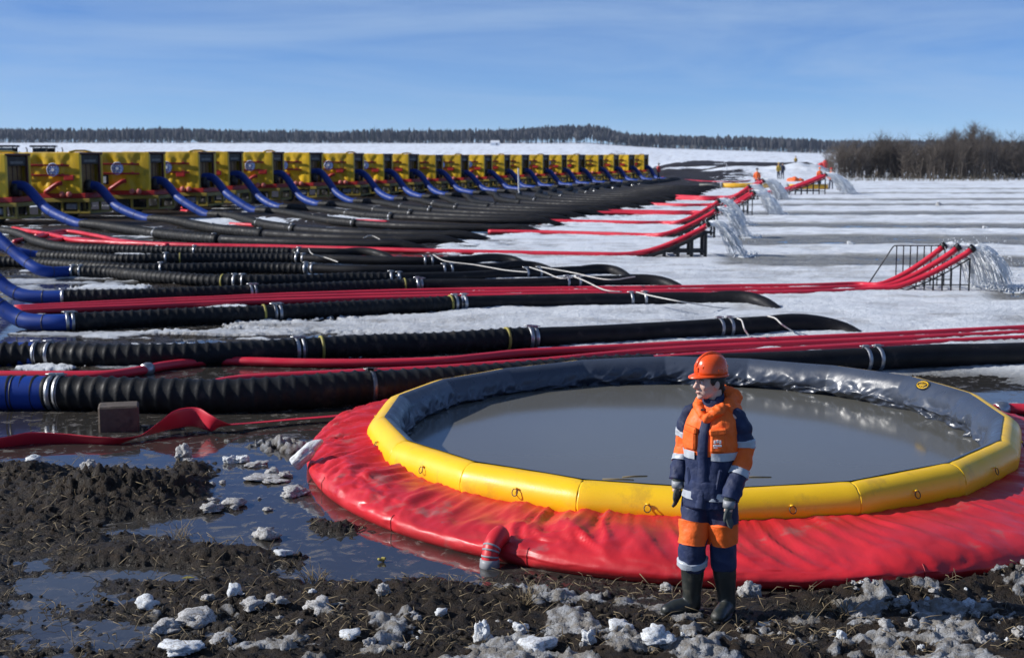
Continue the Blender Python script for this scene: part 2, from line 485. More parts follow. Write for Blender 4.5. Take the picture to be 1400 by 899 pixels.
def build_ground():
    nc = 820
    u = np.linspace(-.66, .66, nc)
    y1 = np.exp(np.linspace(math.log(5.2), math.log(62), 760))
    y2 = np.exp(np.linspace(math.log(62), math.log(300), 190))[1:]
    y3 = np.exp(np.linspace(math.log(300), math.log(6000), 45))[1:]
    ys = np.r_[y1, y2, y3]; nr = len(ys)
    Yg, Ug = np.meshgrid(ys, u, indexing='ij')
    Xg = Ug * (Yg + 3.0)
    X, Y = Xg.ravel(), Yg.ravel()
    z, S, D, SL = ground_fields(X, Y)
    me = bpy.data.meshes.new('ground')
    nv = nr * nc
    me.vertices.add(nv)
    me.vertices.foreach_set('co', np.stack([X, Y, z], 1).astype(np.float32).ravel())
    i = np.arange((nr - 1) * (nc - 1)); r, c = i // (nc - 1), i % (nc - 1)
    a = r * nc + c
    q = np.stack([a, a + 1, a + nc + 1, a + nc], 1)
    me.loops.add(q.size); me.loops.foreach_set('vertex_index', q.ravel().astype(np.int32))
    me.polygons.add(len(q)); me.polygons.foreach_set('loop_start', (np.arange(len(q)) * 4).astype(np.int32))
    me.polygons.foreach_set('use_smooth', np.ones(len(q), bool))
    me.update(calc_edges=True)
    for n_, v in (('snow', S), ('dirt', D), ('slush', SL)):
        at_ = me.attributes.new(n_, 'FLOAT', 'POINT'); at_.data.foreach_set('value', v.astype(np.float32))
    me.materials.append(ground_material())
    o = obj('ground', me)
    tag(o, 'dark churned mud with thawing snow and a snow field behind', kind='structure')
build_ground()

def water_material(name, c1, c2, rough=.05, ripple=.12, scale=3.0, scum=.5, scum_c=(.09, .075, .06), ior=1.33, smin=.58):
    m = bpy.data.materials.new(name); m.use_nodes = True
    t = m.node_tree; N = t.nodes; K = t.links.new
    p = N['Principled BSDF']; p.inputs['IOR'].default_value = ior
    geo = N.new('ShaderNodeNewGeometry')
    n = N.new('ShaderNodeTexNoise'); n.inputs['Scale'].default_value = .5; n.inputs['Detail'].default_value = 5; K(geo.outputs['Position'], n.inputs['Vector'])
    mx = N.new('ShaderNodeMix'); mx.data_type = 'RGBA'; mx.inputs[6].default_value = (*c1, 1); mx.inputs[7].default_value = (*c2, 1); K(n.outputs['Fac'], mx.inputs[0])
    n2 = N.new('ShaderNodeTexNoise'); n2.inputs['Scale'].default_value = 5.5; n2.inputs['Detail'].default_value = 9; n2.inputs['Roughness'].default_value = .7; n2.inputs['Distortion'].default_value = .8
    K(geo.outputs['Position'], n2.inputs['Vector'])
    mr = N.new('ShaderNodeMapRange'); mr.inputs['From Min'].default_value = smin; mr.inputs['From Max'].default_value = smin + .10; mr.inputs['To Max'].default_value = scum
    K(n2.outputs['Fac'], mr.inputs['Value'])
    m2 = N.new('ShaderNodeMix'); m2.data_type = 'RGBA'; m2.inputs[7].default_value = (*scum_c, 1); K(mr.outputs['Result'], m2.inputs[0]); K(mx.outputs[2], m2.inputs[6])
    K(m2.outputs[2], p.inputs['Base Color'])
    rr = N.new('ShaderNodeMath'); rr.operation = 'MULTIPLY_ADD'; rr.inputs[1].default_value = .5; rr.inputs[2].default_value = rough; K(mr.outputs['Result'], rr.inputs[0]); K(rr.outputs[0], p.inputs['Roughness'])
    n3 = N.new('ShaderNodeTexNoise'); n3.inputs['Scale'].default_value = scale; n3.inputs['Detail'].default_value = 4; K(geo.outputs['Position'], n3.inputs['Vector'])
    b = N.new('ShaderNodeBump'); b.inputs['Strength'].default_value = ripple; b.inputs['Distance'].default_value = .02; K(n3.outputs['Fac'], b.inputs['Height']); K(b.outputs['Normal'], p.inputs['Normal'])
    return m
M_PUDDLE = water_material('melt_water', (.028, .026, .024), (.048, .044, .038), .03, .12, 3.5, .85, (.15, .135, .115), ior=1.75, smin=.53)
wb = MB(); wb.add([(-60, 4, 0), (80, 4, 0), (80, 140, 0), (-60, 140, 0)], [(0, 1, 2, 3)])
tag(wb.build('melt_water', M_PUDDLE), 'shallow brown melt water lying in puddles and furrows', kind='structure')

# ================================================================== FAR WOOD, THICKET
M_WOOD = mat('bare_wood_far', (.026, .025, .028), .9, var=.5, vscale=.05)
M_FIR = mat('fir_far', (.018, .026, .020), .9, var=.4, vscale=.05)
M_BIRCH = mat('birch_trunks_far', (.22, .20, .18), .9, var=.3)
M_TWIG = mat('bare_twigs', (.10, .082, .068), .9, var=.45, vscale=.7)
M_BARK = mat('shrub_bark', (.085, .07, .058), .9, var=.3)
M_REED = mat('dry_reed', (.22, .17, .10), .9, var=.3)

def far_wood():
    """the wood on the skyline: several thousand bare crowns, firs and trunks, one mass"""
    r = random.Random(3)
    b = MB()
    pxs = [-420, 100, 270, 310, 480, 560, 640, 690, 740, 775, 812, 835, 860, 960, 1050, 1150, 1300, 1800]
    top = [175, 177, 176, 178, 181, 180, 179, 178, 173, 171, 172, 178, 184, 186, 188, 193, 195, 196]
    for k in range(9000):
        px = r.uniform(-420, 1800)
        Y = 1500 + r.random() ** 1.5 * 330
        x = (px - 700) / FPX * Y
        base = np.interp(px, [-400, 800, 905, 1130, 1800], [195.5, 196.5, 203, 210, 210.5])
        tp = np.interp(px, pxs, top)
        k_ = (Y - 1500) / 330
        ztop = CAMH + (HOR - (tp + 1.0)) / FPX * Y
        zb = CAMH + (HOR - base) / FPX * 1500
        hgt = r.uniform(10.5, 14.5) + 2.2 * float(fbm(np.array([px * .02]), np.array([Y * .01]), 0, 3, 6)[0]) + (r.random() < .04) * r.uniform(1, 3)
        zz = zb + max(0, ztop - zb - 13.5) * min(1, k_ * 3) ** .6            # ground climbs under the wood on the knoll
        rad = r.uniform(1.0, 2.4)
        if r.random() < (.32 if 250 < px < 420 else .08):          # fir: ragged cone
            n = 7; ring = []
            for lv, (q, f) in enumerate(((.12, 1), (.4, .72), (.68, .42), (1.02, .04))):
                a0 = r.random() * 6
                ring.append([(x + math.cos(a0 + j * 2 * math.pi / n) * rad * .8 * f * r.uniform(.7, 1.2), Y + math.sin(a0 + j * 2 * math.pi / n) * rad * .8 * f, zz + hgt * q * 1.04 + r.uniform(-.4, .4)) for j in range(n)])
            b.loft(ring, 1, cap=True, smooth=False)
        else:
            n = 7; ring = []
            for q, f in ((.28, .35), (.45, .85), (.65, 1), (.85, .7), (1.0, .18)):
                ring.append([(x + math.cos(j * 2 * math.pi / n) * rad * f * r.uniform(.65, 1.25), Y + math.sin(j * 2 * math.pi / n) * rad * f, zz + hgt * q * r.uniform(.92, 1.08)) for j in range(n)])
            b.loft(ring, 0, cap=True, smooth=False)
            tr = r.uniform(.18, .4); mi = 2 if r.random() < .35 else 0
            b.tube([(x, Y - rad * .6, zz - 1), (x + r.uniform(-.3, .3), Y - rad * .6, zz + hgt * .62)], [tr, tr * .5], 4, mi, caps=False)
    o = b.build('far_wood', [M_WOOD, M_FIR, M_BIRCH])
    tag(o, 'dark bare wood on the skyline behind the snow field', 'wood', kind='stuff')
far_wood()

def twig_shrub(loc, hgt, wid, seed, n=330, tall=False):
    """leafless shrub: stems fanning up from one root, each with side shoots and fine twigs"""
    r = random.Random(seed)
    stems, twigs = MB(), MB()
    def prism(mb, a, c, ra, rc):
        d = (c - a); u = d.cross(Vector((.3, .9, .1))); u.normalize(); v = d.cross(u); v.normalize()
        ps = []
        for p, q in ((a, ra), (c, rc)):
            for k in range(3):
                ang = k * 2.0944
                ps.append(p + (u * math.cos(ang) + v * math.sin(ang)) * q)
        mb.add(ps, [(0, 1, 4, 3), (1, 2, 5, 4), (2, 0, 3, 5)], 0, True)
    ns = 5 if tall else 26
    for i in range(ns):
        a = r.random() * 6.283
        lean = r.random() ** .7 * (.25 if tall else 1.0)
        root = Vector((math.cos(a) * wid * .35 * r.random(), math.sin(a) * wid * .35 * r.random(), -.1))
        hh = hgt * r.uniform(.55, 1.0) * (1 - .35 * lean)
        tip = Vector((math.cos(a) * wid * .5 * lean, math.sin(a) * wid * .5 * lean, hh))
        midp = root.lerp(tip, .5) + Vector((r.uniform(-.2, .2), r.uniform(-.2, .2), .15 * hh))
        pts = [root, root.lerp(midp, .6), midp, midp.lerp(tip, .55) + Vector((0, 0, .05 * hh)), tip]
        rr = [.06, .05, .04, .028, .012] if not tall else [.11, .09, .07, .05, .015]
        for k in range(4): prism(stems, pts[k], pts[k + 1], rr[k], rr[k + 1])
        for s_ in range(n // ns + 1):
            t = r.uniform(.12 if not tall else .35, .98) * 4
            k = min(3, int(t)); p = pts[k].lerp(pts[k + 1], t - k)
            d = Vector((r.uniform(-1, 1), r.uniform(-1, 1), r.uniform(.1, 1.2))).normalized()
            ln = r.uniform(.3, .95) * hgt * (.24 if not tall else .17)
            q = p + d * ln
            prism(twigs, p, q, .014, .006)
            for w_ in range(3):
                p2 = p.lerp(q, r.uniform(.2, 1)); d2 = (d + Vector((r.uniform(-1, 1), r.uniform(-1, 1), r.uniform(-.2, 1)))).normalized()
                prism(twigs, p2, p2 + d2 * ln * r.uniform(.35, .8), .009, .004)
    return stems, twigs

def thicket():
    vary_by_object(M_TWIG, .55, 1.35)
    shapes = []
    for s in range(4):
        st, tw = twig_shrub(None, 5.0, 5.4, 40 + s, 600)
        shapes.append((st.mesh('shrub_stems', M_BARK), tw.mesh('shrub_twigs', M_TWIG)))
    st, tw = twig_shrub(None, 8.2, 3.6, 77, 620, tall=True)
    tree = (st.mesh('tree_limbs', M_BARK), tw.mesh('tree_twigs', M_TWIG))
    r = random.Random(12)
    spots = []
    px = 1146
    while px < 1560:
        hgt_px = float(np.interp(px, [1146, 1175, 1200, 1226, 1240, 1262, 1300, 1328, 1350, 1370, 1400], [185, 184, 179, 182, 192, 178, 172, 170, 172, 188, 193]))
        spots.append((px + r.uniform(-4, 4), r.uniform(160, 172), hgt_px + r.uniform(-4, 9))); px += r.uniform(15, 22)
        spots.append((px + r.uniform(-6, 6), r.uniform(176, 190), hgt_px + r.uniform(-3, 14)))
    for i, (px, Y, tp) in enumerate(spots):
        base = Vector(((px - 700) / FPX * Y, Y, 0)); base.z = gz(base.x, base.y) - .05
        z = CAMH + (HOR - tp) / FPX * Y
        root = thing('shrub', base, r.random() * 6.28, 'leafless brown shrub in the dense thicket beside the snow field', 'shrub', 'shrubs of the thicket')
        a, c = shapes[i % 4]
        s = (z - base.z) / 5.0
        root.scale = (r.uniform(.85, 1.1), r.uniform(.85, 1.1), s)
        obj('stems', a, root)['kind'] = 'stuff'; obj('twigs', c, root)['kind'] = 'stuff'
    for px, tp, lab in ((1326, 157, 'tall bare tree rising above the thicket, the highest of its crowns'), (1206, 181, 'slim bare tree over the pale end of the thicket'), (1300, 169, 'bare tree with a broad crown inside the thicket'), (1345, 173, 'bare tree leaning beside the highest crown of the thicket')):
        Y = 174; base = Vector(((px - 700) / FPX * Y, Y, 0)); base.z = gz(base.x, base.y) - .05
        root = thing('bare_tree', base, r.random() * 6, lab, 'tree')
        root.scale = (1, 1, (CAMH + (HOR - tp) / FPX * Y) / 8.2)
        obj('trunk', tree[0], root); obj('crown', tree[1], root)
    # reeds along the foot of the thicket
    b = MB()
    for k in range(900):
        px = r.uniform(1138, 1560); Y = r.uniform(150, 160)
        x = (px - 700) / FPX * Y; h = r.uniform(.3, 1.1); l = r.uniform(-.25, .25)
        b.add([(x - .025, Y, -.05), (x + .025, Y, -.05), (x + l, Y, h), (x, Y + .04, -.05)], [(0, 1, 2), (1, 3, 2), (3, 0, 2)])
    tag(b.build('reeds', M_REED), 'dry reeds along the foot of the thicket', 'reeds', kind='stuff')
    # lone shrub out on the field
    for px, Y, tp, lab in ((845, 330, 200.5, 'lone round leafless shrub out on the far snow behind the pumps'),):
        base = Vector(((px - 700) / FPX * Y, Y, 0)); base.z = gz(base.x, base.y)
        root = thing('shrub', base, 0, lab, 'shrub'); root.scale = (.8, .8, .62)
        obj('stems', shapes[0][0], root)['kind'] = 'stuff'; obj('twigs', shapes[0][1], root)
    # small fir out in front of the wood
    Y = 1400; base = Vector(((753 - 700) / FPX * Y, Y, 0)); base.z = gz(base.x, base.y)
    root = thing('fir_tree', base, 0, 'single dark fir standing in front of the far wood', 'tree')
    mb = MB(); mb.tube([(0, 0, -.5), (0, 0, 3)], .25, 6); mb.build('trunk', M_BARK, root)
    mb = MB()
    for lv in range(7):
        z0 = 1.2 + lv * 1.1; r0 = 3.0 * (1 - lv / 7.5); rings = []
        for q, f in ((0, 1), (1.9, .12)):
            rings.append([(math.cos(j * .5712) * r0 * f * r.uniform(.75, 1.2), math.sin(j * .5712) * r0 * f * r.uniform(.75, 1.2), z0 + q + r.uniform(-.25, .15)) for j in range(11)])
        mb.loft(rings, 0, smooth=False)
    mb.build('crown', M_FIR, root)
thicket()

# ================================================================== ROUND TANK WITH YELLOW COLLAR
M_YEL = mat('yellow_pvc', (.92, .55, .010), .38, var=.06, vscale=1.5, col2=(.62, .36, .03), mix2=.22, scale2=3.0, bump=.05, bscale=55, rvar=.08)
M_RED = mat('red_pvc', (.56, .016, .024), .44, var=.15, vscale=1.6, col2=(.30, .15, .13), mix2=.16, scale2=2.6, bump=.12, bscale=18, rvar=.12)
M_LIN = mat('grey_liner', (.045, .056, .082), .33, spec=.6, var=.12, vscale=3, bump=.15, bscale=14, rvar=.1)
M_BLK = mat('black_rubber', (.012, .012, .013), .5, var=.3, vscale=8)
M_STEEL = mat('galvanised_steel', (.36, .37, .39), .42, metal=.9, var=.2, vscale=12)
M_GREYP = mat('grey_plastic', (.25, .26, .28), .5, var=.2, vscale=10)
M_ORG = mat('orange_strap', (.75, .16, .03), .6, var=.15)
M_SEAM = mat('welded_seam', (.30, .015, .02), .5, var=.2)
M_TANKW = water_material('tank_water', (.115, .116, .108), (.14, .138, .124), .10, .06, 1.2, .12, (.10, .11, .11))

NSEG, ROT0 = 18, R(-3.0)
TUBE_R, TUBE_Z = .176, .335
STEP = 2 * math.pi / NSEG
def poly_r(th):
    a = np.mod(th - ROT0 - math.pi / 2 + 20 * math.pi, STEP) - STEP / 2
    return TANK_R * math.cos(STEP / 2) / np.cos(a)
def ring_pt(th, phi, r, dz=0.0):
    """point on the collar: th around the tank, phi around the tube (0 outward, 90 deg up)"""
    rr = poly_r(th) + r * np.cos(phi)
    return np.stack([np.cos(th) * rr, np.sin(th) * rr, TUBE_Z + dz + r * np.sin(phi) + 0 * th], -1)
def collar_dz(th):  # the collar floats a little unevenly
    return .045 * np.cos(th) - .03 + .012 * np.sin(th * 2 + 1) + .010 * np.sin(th * 5)

def build_tank():
    toloc = lambda p: Vector(((p.x - TANK.x) / TANK_SX, (p.y - TANK.y) / TANK_SY, p.z))
    root = thing('water_tank', TANK, 0, 'open round water tank with red flank and yellow inflated collar behind the worker', 'water tank')
    root.scale = (TANK_SX, TANK_SY, 1)
    # --- collar segments
    for k in range(NSEG):
        t0 = ROT0 + math.pi / 2 + k * STEP; t1 = t0 + STEP
        u = np.r_[0, .012, .03, .06, .1, .15, np.linspace(.2, .8, 11), .85, .9, .94, .97, .988, 1]
        th = t0 + 1e-4 + (STEP - 2e-4) * u
        phi = np.linspace(0, 2 * math.pi, 30, endpoint=False)
        TH, PH = np.meshgrid(th, phi, indexing='ij')
        U = np.repeat(u[:, None], len(phi), 1)
        e = np.minimum(U, 1 - U)
        rr = TUBE_R * (.978 + .022 * sstep(0, .05, e))
        rr = rr + .0045 * np.sin(PH * 13 + 3 * fbm(PH * 2, U * 3, k, 2, 5)) * sstep(.30, .0, e) * (.4 + .6 * vnoise(PH * 3, U * 4, k * 1.0, 3))
        rr = rr + .0030 * fbm(np.cos(PH) * 2 + k * 3, np.sin(PH) * 2 + U * 6, 0, 3, 9)
        P = ring_pt(TH, PH, rr, collar_dz(TH))
        mb = MB(); n = len(phi); rings = [list(map(tuple, P[i])) for i in range(len(u))]
        mb.loft(rings, 0, cap=True)
        mb.build('collar_segment', M_YEL, root)
        # handle ring and strap on each segment
        tm = t0 + STEP * .5
        c = ring_pt(np.array([tm]), np.array([R(8)]), TUBE_R + .006, collar_dz(np.array([tm])))[0]
        out = Vector((math.cos(tm), math.sin(tm), 0)); tan = Vector((-math.sin(tm), math.cos(tm), 0))
        a = MB(); pts = [Vector(c) + tan * (math.cos(q) * .030) + Vector((0, 0, 1)) * (math.sin(q) * .030) + out * (.006 + .012 * (1 - math.sin(q))) for q in np.linspace(0, 2 * math.pi, 15)]
        a.tube(pts, .0045, 6, caps=False)
        a.build('handle_ring', M_BLK, root)
        a = MB(); a.tube([Vector(c) + tan * .02 * s_ + Vector((0, 0, .032)) + out * .002 for s_ in (-1, 0, 1)], [.008, .01, .008], 6); a.build('handle_loop', M_YEL, root)
        s0 = ring_pt(np.array([tm + .04]), np.array([R(-48)]), TUBE_R + .004, collar_dz(np.array([tm])))[0]
        a = MB(); d = Vector(s0)
        a.box(d + Vector((0, 0, -.03)) + out * .012, (.02, .035, .075), 0, .004, rot=Matrix.Rotation(tm, 3, 'Z') @ Matrix.Rotation(R(20), 3, 'Y'))
        a.build('strap', M_ORG, root)
    # --- red flank: wide foot, bulge, puckered shoulder under the collar
    nth, nt_ = 900, 44
    th = np.linspace(0, 2 * math.pi, nth, endpoint=False); t = np.linspace(0, 1, nt_)
    TH, T = np.meshgrid(th, t, indexing='xy'); TH, T = TH.T, T.T
    rb = tank_base_r(TH); rt = poly_r(TH) + .02
    c, s = np.cos(TH), np.sin(TH)
    # profile: foot -> bulge -> slack shoulder -> under the tube
    foot = np.interp(T, [0, .12, .3, .55, .8, 1], [-.12, -.02, .0, -.10, -.55, -1])
    rr = rb + np.where(foot > -.2, foot, 0)
    sh = sstep(.38, 1.0, T)
    psi = R(-28) + (R(90) - R(-28)) * T
    rr = rt - .05 + (rb - rt + .05) * np.maximum(0, np.cos(psi)) ** .50
    zz = .085 + .165 * np.sin(psi) * np.where(psi < 0, 1.25, 1.0)
    zz = zz + .03 * sstep(.3, .6, T) * (1 - sstep(.85, 1, T)) * np.sin(TH * 9 + 2 * fbm(c * 2, s * 2, 0, 3, 3))
    puck = sstep(.30, .75, T)
    w1 = fbm(TH * 20, T * 1.8 + 3 * fbm(TH * 4, T * 2, 0, 2, 61), 0, 4, 21)
    w2 = 1 - 2.6 * np.abs(fbm(TH * 20 + 3 * T, T * 2 + TH * 3, 0, 3, 27))
    amp = (.3 + .7 * sstep(.0, .5, fbm(c * 3, s * 3, 0, 2, 88) + .2))
    lefty = .35 + .65 * sstep(.3, -.6, np.cos(TH))
    zz = zz + puck * lefty * (.038 * w1 + .055 * np.maximum(w2, 0) * amp - .03)
    rr = rr + (.03 * w1 + .012 * fbm(TH * 30, T * 8, 0, 3, 12)) * sstep(.08, .5, T)
    pan = np.abs(np.mod(TH - .1, STEP) / STEP - .5) * 2           # panels draw in a little at each weld
    rr = rr - .022 * sstep(.86, 1, pan) * sstep(.05, .2, T)
    rings = [[(math.cos(th[i]) * rr[i, j], math.sin(th[i]) * rr[i, j], zz[i, j]) for i in range(nth)] for j in range(nt_)]
    mb = MB(); mb.loft(rings, 0, cap=False); mb.build('flank', M_RED, root)
    for k in range(NSEG):                                          # weld seams up the flank
        tk = .1 + STEP * (k + .0); i = int(round((tk % (2 * math.pi)) / (2 * math.pi) * nth)) % nth
        pts = [Vector(rings[j][i]) + Vector((math.cos(th[i]), math.sin(th[i]), .25)) * .0015 for j in range(2, 20)]
        mb = MB(); mb.tube(pts, .005, 5); mb.build('seam', M_SEAM, root)
    # --- grey liner over the inside of the collar, hanging into the water
    nth, nt_ = 1300, 46
    th = np.linspace(0, 2 * math.pi, nth, endpoint=False)
    rings = []
    for j in range(nt_):
        q = j / (nt_ - 1)
        if q < .4:
            ph = R(97) + (R(205) - R(97)) * (q / .4)
            P = ring_pt(th, np.full(nth, ph), np.full(nth, TUBE_R + .008), collar_dz(th))
        else:
            f = (q - .4) / .6
            P0 = ring_pt(th, np.full(nth, R(205)), np.full(nth, TUBE_R + .008), collar_dz(th))
            rin = np.hypot(P0[:, 0], P0[:, 1]) + f ** 1.2 * .30
            z = P0[:, 2] * (1 - f) + (-.02) * f
            P = np.stack([np.cos(th) * rin, np.sin(th) * rin, z], 1)
        w = sstep(.18, .55, q)
        # diagonal tension folds
        sx = th * TANK_R
        f1 = 1 - 3.0 * np.abs(fbm(sx * 1.7 + q * 2.2, q * 2.2 - sx * .6, 0, 2, 17))
        f2 = 1 - 3.0 * np.abs(fbm(sx * 4.5 - q * 5, q * 4 + sx * .8, 0, 2, 19))
        sag = .7 + .6 * fbm(sx * .4, 0 * sx, 0, 2, 23)
        off = w * np.maximum(.012, .125 * np.maximum(f1, -.2) * sag + .035 * np.maximum(f2, -.4) + .03)
        P[:, 0] -= np.cos(th) * off; P[:, 1] -= np.sin(th) * off
        P[:, 2] += w * .03 * f2 * (1 - q)
        rings.append([tuple(p) for p in P])
    mb = MB(); mb.loft(rings, 0, cap=False); mb.build('liner', M_LIN, root)
    # --- emblem printed on the liner: black oval with a yellow ring and cross bars
    te = math.atan2(toloc(at(1275, 530, .47)).y, toloc(at(1275, 530, .47)).x)
    f0 = Vector(ring_pt(np.array([te]), np.array([R(132)]), TUBE_R + .016, collar_dz(np.array([te])))[0])
    nrm = Vector((math.cos(te) * math.cos(R(132)), math.sin(te) * math.cos(R(132)), math.sin(R(132))))
    tx = Vector((-math.sin(te), math.cos(te), 0)); ty = nrm.cross(tx)
    em = MB(); em.add([f0 + tx * .12 * math.cos(a) + ty * .07 * math.sin(a) + nrm * .003 for a in np.linspace(0, 6.283, 25)[:-1]], [tuple(range(24))]); emo = em.build('emblem', M_BLK, root)
    em = MB()
    em.tube([f0 + tx * .095 * math.cos(a) + ty * .05 * math.sin(a) + nrm * .006 for a in np.linspace(0, 6.283, 25)], .006, 5, caps=False)
    for q in (-.035, 0, .035): em.tube([f0 + tx * (q - .02) - ty * .03 + nrm * .006, f0 + tx * (q + .02) + ty * .03 + nrm * .006], .006, 5)
    em.build('emblem_print', M_YEL, emo)
    # --- outlet: short red sleeve strapped shut with a grey cap
    c = at(672, 752, .12); d = toloc(c); tn = math.atan2(d.y, d.x)
    o0 = Vector((math.cos(tn), math.sin(tn), 0)); rb_ = float(tank_base_r(np.array(tn)))
    b0 = o0 * (rb_ - .10) + Vector((0, 0, .20)); path = [b0, b0 + o0 * .08 + Vector((0, 0, -.01)), b0 + o0 * .155 + Vector((0, 0, -.05)), b0 + o0 * .19 + Vector((0, 0, -.11)), b0 + o0 * .20 + Vector((0, 0, -.17))]
    pp, _ = spline(path, n=22)
    rad = np.interp(np.linspace(0, 1, 22), [0, .3, .5, .7, 1], [.085, .082, .078, .07, .072])
    mb = MB(); mb.tube(pp, rad, 18); nz = mb.build('outlet_sleeve', M_RED, root)
    for q in (12, 14, 17):
        mb = MB(); mb.tube(pp[q:q + 2], rad[q] + .004, 18); mb.build('band', M_GREYP, nz)
    mb = MB(); mb.tube([pp[-3], pp[-1], pp[-1] + np.array([0, 0, -.05])], [.082, .082, .088], 18); mb.build('cap', M_GREYP, nz)
    # --- the water it holds
    n = 180; ang = np.linspace(0, 2 * math.pi, n, endpoint=False)
    mb = MB(); mb.add([(0, 0, 0)] + [(math.cos(a) * 3.66, math.sin(a) * 3.66, 0) for a in ang], [(0, 1 + i, 1 + (i + 1) % n) for i in range(n)])
    wt = mb.build('tank_water', M_TANKW); wt.location = TANK + Vector((0, 0, .135)); wt.scale = (TANK_SX, TANK_SY, 1)
    tag(wt, 'still grey water filling the round tank up to its liner', 'water')
    # straw floating on it
    M_STRAW_ = mat('wet_straw', (.30, .22, .10), .8, var=.3)
    for i, (px, py, l, a) in enumerate(((868, 651, .25, .2), (845, 655, .3, -.1), (1030, 652, .35, .05))):
        p = at(px, py, .138); mb = MB()
        mb.tube([(-l / 2, 0, 0), (0, .01, .003), (l / 2, 0, 0)], .006, 5)
        s = mb.build('straw', M_STRAW_); s.location = p; s.rotation_euler = (0, 0, a)
        tag(s, 'thin dry straw floating on the tank water', 'straw', 'straws on the tank water')
build_tank()

# ================================================================== HOSES
M_HOSE = mat('black_ribbed_hose', (.008, .009, .011), .6, spec=.22, var=.35, vscale=2.5, col2=(.055, .047, .038), mix2=.2, scale2=3.5, bump=.15, bscale=40)
M_HOSE2 = mat('black_smooth_hose', (.008, .008, .010), .6, spec=.22, var=.3, vscale=2.0, col2=(.05, .045, .04), mix2=.1, scale2=4, bump=.08, bscale=50)
M_BLUE = mat('blue_painted_pipe', (.006, .040, .25), .5, spec=.3, var=.12, vscale=2, col2=(.008, .02, .08), mix2=.15, scale2=5, rvar=.1)
M_RHOSE = mat('red_layflat_hose', (.58, .016, .040), .45, var=.12, vscale=1.2, col2=(.34, .03, .04), mix2=.16, scale2=2.2, bump=.06, bscale=60)
M_ROPE = mat('pale_rope', (.55, .53, .50), .85, var=.2, vscale=30)
M_YTAPE = mat('yellow_tape', (.30, .26, .05), .6, var=.2)

def blue_pipe(root, pts, r, sides=18, seams=True):
    P, Lg = spline(pts, ds=.12 if r > .15 else .1)
    mb = MB(); mb.tube(P, r, sides); b = mb.build('elbow', M_BLUE, root)
    if seams:
        n = len(P)
        for f in (.45, .62, .8):
            i = int(f * (n - 1)); i = min(max(i, 1), n - 2)
            t = (P[i + 1] - P[i]); t = t / np.linalg.norm(t)
            m2 = MB(); m2.tube([P[i] - t * .008, P[i] + t * .008], r + .006, sides); m2.build('weld', M_BLK, b)
def ribbed(root, P0, r, sides=16, period=.165, amp=.013, detail=6):
    P, Lg = spline(P0, ds=period / detail)
    n = len(P)
    ph = (np.arange(n) % detail) / detail
    prof = np.interp(ph, [0, .17, .34, .5, .67, .84, 1.0], [1.25, .1, -.35, -.5, -.35, -.05, 1.25]) if detail >= 5 else np.interp(ph, [0, .34, .67, 1], [1, -.2, -.2, 1])
    rr = r + amp * prof
    rr = rr * (1 + .03 * fbm(np.arange(n) * .02, np.zeros(n) + P[0][1], 0, 3, 4))
    rr[:2] = r * .97; rr[-2:] = r * .97
    mb = MB(); mb.tube(P, rr, sides); mb.build('ribbed_hose', M_HOSE, root)
    return P
def clamp(root, p, t, r, sides=18, bolt=True, w=.028, tape=False, dr=.012):
    p = np.array(p); t = np.array(t) / np.linalg.norm(t)
    mb = MB(); mb.tube([p - t * w, p + t * w], r + dr, sides)
    c = mb.build('tape_band' if tape else 'clamp', M_YTAPE if tape else M_STEEL, root)
    if bolt and not tape:
        side = np.array([0, 0, 1.0]) * (r + dr + .012)
        mb = MB(); mb.box(p + side, (.10, .05, .04), 0, .008)
        mb.tube([p + side - np.array([.09, 0, 0]), p + side + np.array([.09, 0, 0])], .010, 6)
        mb.build('bolt', M_STEEL, c)
def frac(P, f):
    i = int(np.clip(f, 0, 1) * (len(P) - 2)); return P[i], P[i + 1] - P[i]
def by_px(P, px):
    q = np.array([pix(p[0], p[1], p[2])[0] for p in P]); i = int(np.argmin(np.abs(q - px))); i = min(max(i, 1), len(P) - 2)
    return P[i], P[i + 1] - P[i - 1]

